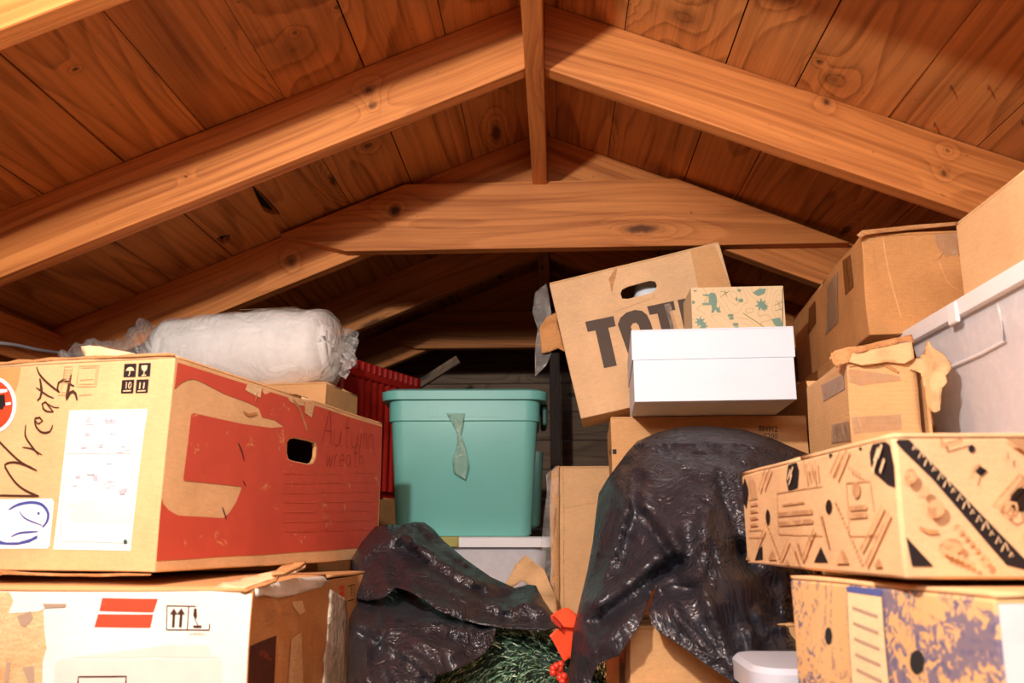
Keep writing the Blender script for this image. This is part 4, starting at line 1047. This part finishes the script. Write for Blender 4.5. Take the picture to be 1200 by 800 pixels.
t = NT('blue_printed_card'); o_ = t.obj()
base = t.mix(t.noise(o_, 8, 3), lin(226, 184, 132), lin(206, 158, 104))
n1 = t.noise(t.vmul(o_, (1, 1, .8)), 9, 4, .6, .8); n2 = t.noise(o_, 90, 3, .6, 1.5)
wv = t.math('FRACT', t.math('MULTIPLY', t.noise(o_, 7, 2, .5, .6), 14))
txt = t.ramp(t.math('MULTIPLY', t.ramp(wv, [(0, 1), (.35, 1), (.45, 0), (1, 0)]), t.ramp(n2, [(.48, 0), (.54, 1)])), [(0, 0), (1, 1)])
col = t.mix(t.math('MULTIPLY', txt, .5), base, lin(110, 96, 110))
bl = t.ramp(t.math('ADD', t.math('MULTIPLY', n1, .8), t.math('MULTIPLY', n2, .42)), [(.655, 0), (.69, 1)])
col = t.mix(t.math('MULTIPLY', bl, .8), col, lin(80, 88, 128))
m_bluecard = t.fin(col, .7, .25)
BB = Box('blue_printed_box', 'tan box with blue speckled print and two hand holes under the shallow box', 'box', (.36, .315, .580), 13, (.326, .68, .004), 'fl', warp=.002)
BB.o.location.z = 0; BB.M = W(BB.o); BB.I = BB.M.inverted()
BB.body(m_bluecard, top=.576, bev=.003); BB.flaps(m_tan)
BB.decal('paper_panel', m_tan_l, [('poly', 'left', [(994, 694), (1034, 699), (1048, 830), (1004, 830)])], .0009, part=True)
BB.decal('blue_panel_head', ink('panel_blue', lin(84, 96, 156)), [('poly', 'left', [(992, 688), (1000, 684), (1034, 688), (1034, 698.5), (994, 693.5)])], .0009)
pl = [('line', 'left', [(994, 694), (1004, 830)], .0012, False), ('line', 'left', [(1034.5, 699), (1048.5, 830)], .0012, False)]
for k in range(5): pl.append(('line', 'left', [(1001+k*1.6, 712+k*18), (1031+k*1.6, 722+k*19)], .003, False))
BB.decal('panel_lines', m_greyink, pl, .0013)
BB.decal('hand_hole', m_void, [('disc', 'left', (973, 745), 4, 10), ('disc', 'left', (1077, 775), 8, 14)], .0012, part=True)  # uncut holes: flat black discs paint the shade inside them
BB.decal('white_side_paper', m_labelw, [('fpoly', 'front', [(-BB.w/2+.002, .02), (BB.w/2-.01, .02), (BB.w/2-.01, BB.h-.008), (-BB.w/2+.002, BB.h-.008)])], .0009, part=True)

# ================================================================== BAGS, WREATH, LOW CARTON, TUB
import numpy as np
def seg_d(p, a, b):
    ab = b-a; L = ab.length_squared
    t = 0 if L == 0 else max(0, min(1, (p-a).dot(ab)/L)); return (p-(a+ab*t)).length
def bag_sheet(name, mat, root, outline, pts, folds, amp=.006, cell=5, hem=(), edge=.09, ew=34, seed=0, th=.0012):
    A_ = np.array(pts, float); n = len(A_); X = A_[:, :2]/100
    K = lambda r: np.where(r > 0, r*r*np.log(r+1e-9), 0)
    D = np.linalg.norm(X[:, None]-X[None], axis=2)
    M_ = np.zeros((n+3, n+3)); M_[:n, :n] = K(D)+np.eye(n)*.02; M_[:n, n] = 1; M_[:n, n+1:] = X; M_[n, :n] = 1; M_[n+1:, :n] = X.T
    sol = np.linalg.solve(M_, np.concatenate([A_[:, 2], [0, 0, 0]]))
    def Yf(x, y):
        q = np.array([x, y])/100; r = np.linalg.norm(X-q, axis=1)
        return float(K(r) @ sol[:n]+sol[n]+q @ sol[n+1:])
    ol = [Vector((p[0], p[1])) for p in outline]; m = len(ol)
    bm = poly2(outline, (), cell)
    I = W(root).inverted()
    fl = [([Vector(p) for p in f[0]], f[1], f[2]) for f in folds]
    for v in bm.verts:
        p = Vector((v.co.x, v.co.y)); Y = Yf(p.x, p.y)
        de = min(seg_d(p, ol[i], ol[(i+1) % m]) for i in range(m) if i not in hem)
        if de < ew: Y += edge*(1-de/ew)**2.2
        for pl, w, a in fl:
            dd = min(seg_d(p, pl[i], pl[i+1]) for i in range(len(pl)-1))
            if dd < 3*w: Y -= a*math.exp(-(dd/w)**2)
        q = atY(p.x, p.y, Y)
        k = Vector((q.x*13+seed, q.y*6, q.z*9)); wv = noise.noise(k+noise.noise_vector(k*1.4)*.9)
        rid = (1-abs(noise.noise(Vector((q.x*26+q.z*16, q.y*9, q.z*15-q.x*9+seed)))))**3
        d = (q-EYE).normalized()
        q += d*(wv*amp*1.8-rid*amp*1.3)
        v.co = I @ q
    o = link(name, bm, mat, root, 80)
    if th: solid(o, th, 0)
    return o

# low carton at the bottom centre
cl = atY(738, 733, 1.26)
LC = carton('low_carton', 'brown carton at the bottom edge partly covered by the large black bag', (.27, .17, cl.z), 9, cl, 'flt', m_tan_w, warp=.002)
LC.decal('side_tape', m_browntape, [('poly', 'left', [(726, 762), (733, 752), (733, 830), (726, 830)])], .001, part=True)

# large black bag
bgp = atY(800, 740, 1.5)
BG = thing('black_bag', 'large black plastic bag draped over a bulky load right of centre', 'bag', (bgp.x, 1.5, .0))
out2 = [(666, 808), (669, 770), (672, 738), (680, 705), (688, 672), (695, 635), (699, 600), (702, 578), (712, 561), (724, 545), (736, 529), (747, 517), (770, 507), (798, 500), (830, 499), (870, 503), (905, 514), (935, 527), (952, 534), (955, 700), (945, 808),
        (872, 808), (850, 793), (830, 780), (808, 764), (790, 751), (772, 740), (763, 730), (760, 718), (765, 700), (772, 684), (764, 693), (757, 713), (748, 735), (737, 750), (725, 768), (712, 773), (702, 777), (695, 790), (691, 808)]
pts2 = [(798, 500, 1.56), (850, 503, 1.55), (740, 525, 1.52), (930, 530, 1.52), (702, 580, 1.47), (760, 540, 1.44), (850, 545, 1.41), (800, 600, 1.31), (740, 600, 1.36), (870, 610, 1.33), (930, 620, 1.45), (690, 680, 1.40), (730, 690, 1.30), (790, 670, 1.27), (850, 690, 1.24), (910, 700, 1.33), (674, 740, 1.33), (720, 750, 1.235), (760, 715, 1.24), (800, 745, 1.225), (850, 770, 1.205), (900, 770, 1.245), (950, 800, 1.25), (668, 800, 1.28), (695, 800, 1.26)]
folds2 = [([(745, 521), (775, 512), (805, 507), (850, 508)], 2.6, .009), ([(770, 522), (820, 518), (880, 522), (930, 534)], 2.4, .009), ([(790, 538), (820, 532), (870, 534)], 2.6, -.008), ([(728, 552), (712, 600), (700, 650)], 2.6, .008), ([(742, 560), (728, 620), (712, 670)], 2.6, .008), ([(800, 543), (818, 545), (866, 553)], 3, .008), ([(828, 620), (838, 640), (845, 660)], 3, .010), ([(823, 640), (834, 660), (836, 685)], 3, .009), ([(745, 575), (775, 610), (800, 650), (806, 668)], 9, .022), ([(755, 605), (778, 640), (795, 660)], 7, -.020), ([(700, 730), (740, 700), (775, 668), (800, 660)], 10, -.035), ([(690, 715), (735, 680), (770, 655)], 12, .020),
          ([(826, 600), (824, 640), (820, 680), (835, 720), (858, 780)], 8, .028), ([(842, 560), (850, 590), (868, 640), (880, 660)], 9, -.028), ([(716, 560), (735, 600), (720, 650), (700, 700)], 8, .016), ([(750, 560), (742, 610), (725, 670)], 6, -.012),
          ([(745, 520), (800, 512), (860, 514), (930, 530)], 5, .012), ([(760, 530), (840, 540), (900, 552)], 8, -.010), ([(800, 545), (845, 560), (870, 556)], 7, .014), ([(765, 700), (790, 690), (815, 690)], 9, -.020), ([(772, 690), (800, 730), (840, 770)], 6, .012),
          ([(888, 720), (905, 735), (920, 735)], 6, .020), ([(878, 740), (885, 775), (900, 800)], 5, .018), ([(870, 650), (900, 690), (910, 720)], 14, -.030), ([(690, 770), (720, 745), (745, 715)], 6, .014)]
bag_sheet('bag_film', m_bag2, BG, out2, pts2, folds2, .008, 4, hem=tuple(range(20, 40)), edge=.035, ew=22, seed=3)

# garland wreath, ribbon, berries
WR = thing('artificial_wreath', 'green artificial needle wreath with an orange-red ribbon, poking out of the black bag', 'wreath', (-.09, 1.52, 0))
R1, R2 = .172, .078; zc_ = R1+R2
rng = random.Random(5)
t = NT('needle_green'); o_ = t.obj()
n = t.n('ShaderNodeTexWhiteNoise', noise_dimensions='3D'); rr = t.n('ShaderNodeVectorMath', operation='SNAP'); t.put(rr.inputs[0], o_); rr.inputs[1].default_value = (.006, .006, .006); t.put(n.inputs['Vector'], rr.outputs[0])
m_needle = t.fin(t.ramp(n.outputs['Value'], [(0, lin(66, 104, 78)), (.45, lin(108, 150, 114)), (.8, lin(156, 190, 154)), (1, lin(228, 240, 218))]), .55, .4)
bm = bmesh.new()
for k in range(11000):
    a = rng.uniform(-.25, math.pi+.25) if k % 5 else rng.uniform(0, 2*math.pi); b = rng.uniform(0, 2*math.pi); r = R2*rng.uniform(.45, .92)
    c = Vector((math.cos(a), 0, math.sin(a))); rad = c*math.cos(b)+Vector((0, 1, 0))*math.sin(b)
    p = Vector((0, 0, zc_))+c*R1+rad*r
    tan = Vector((-math.sin(a), 0, math.cos(a)))
    d = (rad*.7+tan*rng.uniform(.2, 1.0)*1.0+Vector((rng.uniform(-.4, .4), rng.uniform(-.4, .4), rng.uniform(-.5, .2)))).normalized()
    L = rng.uniform(.014, .030); s_ = d.cross(Vector((rng.uniform(-1, 1), rng.uniform(-1, 1), rng.uniform(-1, 1)))).normalized()*.0011
    q = p+d*L*.55; e = p+d*L+Vector((0, 0, -.003))
    v = [bm.verts.new(x) for x in (p-s_, p+s_, q+s_*.8, q-s_*.8, e)]
    bm.faces.new((v[0], v[1], v[2], v[3])); bm.faces.new((v[3], v[2], v[4]))
link('foliage', bm, m_needle, WR)
bm = bmesh.new()
tube(bm, [Vector((R1*math.cos(a*math.pi/24), 0, zc_+R1*math.sin(a*math.pi/24))) for a in range(49)], R2*.62, 12, False)
link('core', bm, plastic('wreath_core', lin(24, 46, 34), .8), WR, 60)
rY = lambda x, y: 1.405+.0006*(x-645)
ribn = sheet('ribbon', m_ribbon, WR, [(657.5, 734), (652, 738), (644, 744.5), (650, 755), (656, 766), (661, 775), (666, 771), (690, 775), (690, 735), (672, 735)], rY, .003, 4, .0012)
sheet('ribbon_loop', m_ribbon, WR, [(645, 722), (648, 719), (654.5, 715), (660, 712.5), (665, 711.8), (671, 716), (677, 722), (676, 736), (657.5, 734.5), (651, 730)], lambda x, y: 1.395+.0006*(x-645)+.0007*(735-y), .003, 4, .0012)
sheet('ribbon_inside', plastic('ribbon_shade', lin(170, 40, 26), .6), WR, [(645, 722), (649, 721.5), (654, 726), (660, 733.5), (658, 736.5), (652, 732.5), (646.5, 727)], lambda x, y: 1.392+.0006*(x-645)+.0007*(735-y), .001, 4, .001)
bc = [(648, 783), (652, 780), (656, 783), (652, 787), (648, 788), (657, 778), (657, 788), (661, 792), (656, 794), (663, 796), (659, 798)]
bm = bmesh.new(); bmesh.ops.create_icosphere(bm, subdivisions=2, radius=.0058)
q = atY(bc[0][0], bc[0][1], 1.40)-Vector(WR.location)
b0 = link('berry', bm, m_berry, WR, 60); b0.location = q
for k, (x, y) in enumerate(bc[1:]):
    b = b0.copy(); C.objects.link(b); b.parent = WR; b.location = atY(x, y, 1.398+.004*(k % 3))-Vector(WR.location)
bm = bmesh.new()
for (x, y) in bc[::2]: tube(bm, [atY(x, y, 1.40)-Vector(WR.location), atY(662, 777, 1.42)-Vector(WR.location), atY(668, 770, 1.44)-Vector(WR.location)], .0012, 5)
link('twig', bm, m_stem, WR)

# bag round the wreath
b1 = atY(520, 700, 1.6)
B1 = thing('black_bag', 'black plastic bag slumped around the green wreath at the bottom, left of centre', 'bag', (b1.x, 1.6, 0))
outU = [(411, 700), (412, 655), (425, 634), (440, 617), (455, 614), (470, 616), (485, 611.5), (497, 612), (508, 620), (520, 634), (545, 655), (575, 676), (603, 689), (620, 685), (628, 686), (636, 702), (648, 720), (656, 735), (640, 738), (612, 737), (586, 735), (560, 731), (535, 724), (512, 714), (495, 701), (478, 692), (464, 688), (450, 700), (430, 704)]
ptsU = [(410, 660, 1.66), (440, 620, 1.72), (490, 614, 1.72), (520, 640, 1.69), (480, 650, 1.62), (575, 680, 1.61), (540, 690, 1.53), (470, 680, 1.53), (420, 700, 1.52), (625, 690, 1.56), (600, 715, 1.49), (650, 733, 1.44), (590, 735, 1.435), (520, 715, 1.44), (480, 692, 1.47)]
foldU = [([(478, 632), (490, 645), (500, 655)], 3, .010), ([(528, 650), (545, 660)], 3, .010), ([(495, 668), (500, 676)], 3, .009), ([(590, 716), (615, 710), (625, 720)], 3, .010), ([(600, 725), (625, 716), (640, 722)], 2.6, -.008), ([(430, 650), (445, 665), (452, 690)], 4, .010), ([(470, 640), (505, 665), (545, 690), (590, 700), (620, 690)], 7, -.034), ([(480, 633), (530, 664), (575, 690)], 8, .026), ([(488, 618), (515, 645), (560, 676)], 4, -.014), ([(420, 660), (440, 640), (470, 630)], 6, .016), ([(462, 668), (510, 672), (560, 700), (590, 712)], 8, .020), ([(500, 700), (540, 712), (590, 722), (640, 728)], 6, -.015), ([(455, 690), (500, 700), (540, 716)], 6, .02), ([(440, 630), (460, 650), (470, 680)], 8, -.02), ([(600, 700), (630, 712), (650, 730)], 6, .014), ([(520, 655), (560, 672), (600, 705)], 5, -.012)]
bag_sheet('upper_fold', m_bag, B1, outU, ptsU, foldU, .010, 5, hem=tuple(range(17, 28)), edge=.03, ew=18, seed=11)
outL = [(411, 672), (430, 668), (462, 672), (490, 690), (515, 706), (545, 718), (583, 732), (578, 752), (568, 765), (552, 776), (530, 786), (512, 791), (502, 808), (407, 808)]
ptsL = [(412, 675, 1.66), (450, 680, 1.64), (490, 695, 1.56), (420, 700, 1.57), (450, 708, 1.53), (500, 718, 1.49), (580, 738, 1.44), (565, 765, 1.40), (515, 790, 1.34), (440, 740, 1.43), (500, 750, 1.41), (420, 800, 1.34), (470, 790, 1.33)]
foldL = [([(437, 745), (452, 752), (458, 765), (445, 772)], 3, .012), ([(428, 757), (431, 780), (434, 800)], 2.6, .010), ([(456, 785), (470, 778), (490, 785), (503, 790)], 3, .012), ([(440, 722), (470, 726), (500, 735)], 3, .008), ([(500, 745), (520, 755), (530, 770)], 3, .009), ([(420, 730), (470, 740), (520, 765), (545, 778)], 8, .022), ([(425, 745), (460, 770), (500, 795)], 6, -.022), ([(430, 760), (428, 780), (432, 806)], 6, .020), ([(450, 735), (445, 770), (455, 800)], 6, -.015), ([(440, 712), (500, 728), (570, 745)], 7, .014), ([(470, 760), (500, 780), (508, 798)], 5, .016), ([(530, 745), (550, 755), (560, 765)], 5, -.012)]
bag_sheet('lower_fold', m_bag, B1, outL, ptsL, foldL, .012, 5, hem=tuple(range(0, 12)), edge=.03, ew=16, seed=23)

# pale plastic tub at the lower right
tb = atY(886, 784, 1.05)
TU = thing('plastic_tub', 'pale grey plastic tub lid beside the blue printed box at the bottom edge', 'tub', (tb.x+.085, 1.05+.085, 0))
bm = bmesh.new(); loft(bm, [(0, .06, .06, .03), (tb.z-.02, .078, .078, .035)], True, True, 6); link('tub', bm, m_greypl, TU, 40)
bm = bmesh.new(); loft(bm, [(tb.z-.03, .08, .08, .035), (tb.z-.03, .085, .085, .04), (tb.z-.006, .086, .086, .04), (tb.z, .080, .080, .035)], True, True, 6); link('lid', bm, m_greypl, TU, 40)

NEST = {'hole_edge': 'body', 'frayed_edge': 'body', 'torn_edge': 'body', 'rolled_end': 'pillow', 'bag_tail': 'plastic_bag', 'gathered_end': 'plastic_bag', 'printed_strip': 'plastic_bag',
        'latch': 'lid', 'lid_sticker': 'lid', 'handle': 'lid', 'side_grip': 'tub', 'grip_ribs': 'tub', 'moulded_ridge': 'tub', 'ribbon_loop': 'ribbon', 'ribbon_inside': 'ribbon', 'berry': 'twig', 'tape': 'flap'}
for ob in [o for o in C.objects if o.type == 'EMPTY']:
    kids = {}
    for c in list(C.objects):
        if c.parent == ob: kids.setdefault(c.name.split('.')[0], []).append(c)
    for a, b in NEST.items():
        if a in kids and b in kids:
            for c in kids[a]: c.parent = kids[b][0]

# ================================================================== LIGHT, CAMERA, LOOK
def lamp(name, typ, loc, power, col, size, aim=None, sy=None):
    d = bpy.data.lights.new(name, typ); d.energy = power; d.color = col
    if typ == 'POINT': d.shadow_soft_size = size
    else:
        d.size = size
        if sy: d.shape = 'RECTANGLE'; d.size_y = sy
    o = bpy.data.objects.new(name, d); C.objects.link(o); o.location = loc
    if aim is not None: o.rotation_euler = (Vector(aim)-Vector(loc)).to_track_quat('-Z', 'Y').to_euler()
    return o
lamp('bulb', 'POINT', (-.36, .10, 1.30), 84, (1, .965, .91), .03)
lamp('fill_light', 'AREA', (-.12, -.80, 1.27), 15, (.95, .97, 1), 1.1, (0, 1.5, .80), .22)  # soft fill added behind the camera to lift the front faces
w = bpy.data.worlds.new('World'); bpy.context.scene.world = w; w.use_nodes = True
w.node_tree.nodes['Background'].inputs[0].default_value = (.9, .85, 1, 1); w.node_tree.nodes['Background'].inputs[1].default_value = .02
cd = bpy.data.cameras.new('Camera'); cam = bpy.data.objects.new('Camera', cd); C.objects.link(cam)
cam.location = EYE; cam.rotation_euler = (math.pi/2+TH, 0, PH)
cd.sensor_width = 36; cd.lens = 30; cd.clip_start = .02
cd.dof.use_dof = True; cd.dof.focus_distance = 1.75; cd.dof.aperture_fstop = 6.5
S_ = bpy.context.scene
S_.camera = cam
S_.view_settings.view_transform = 'Standard'
S_.view_settings.exposure = 0.0
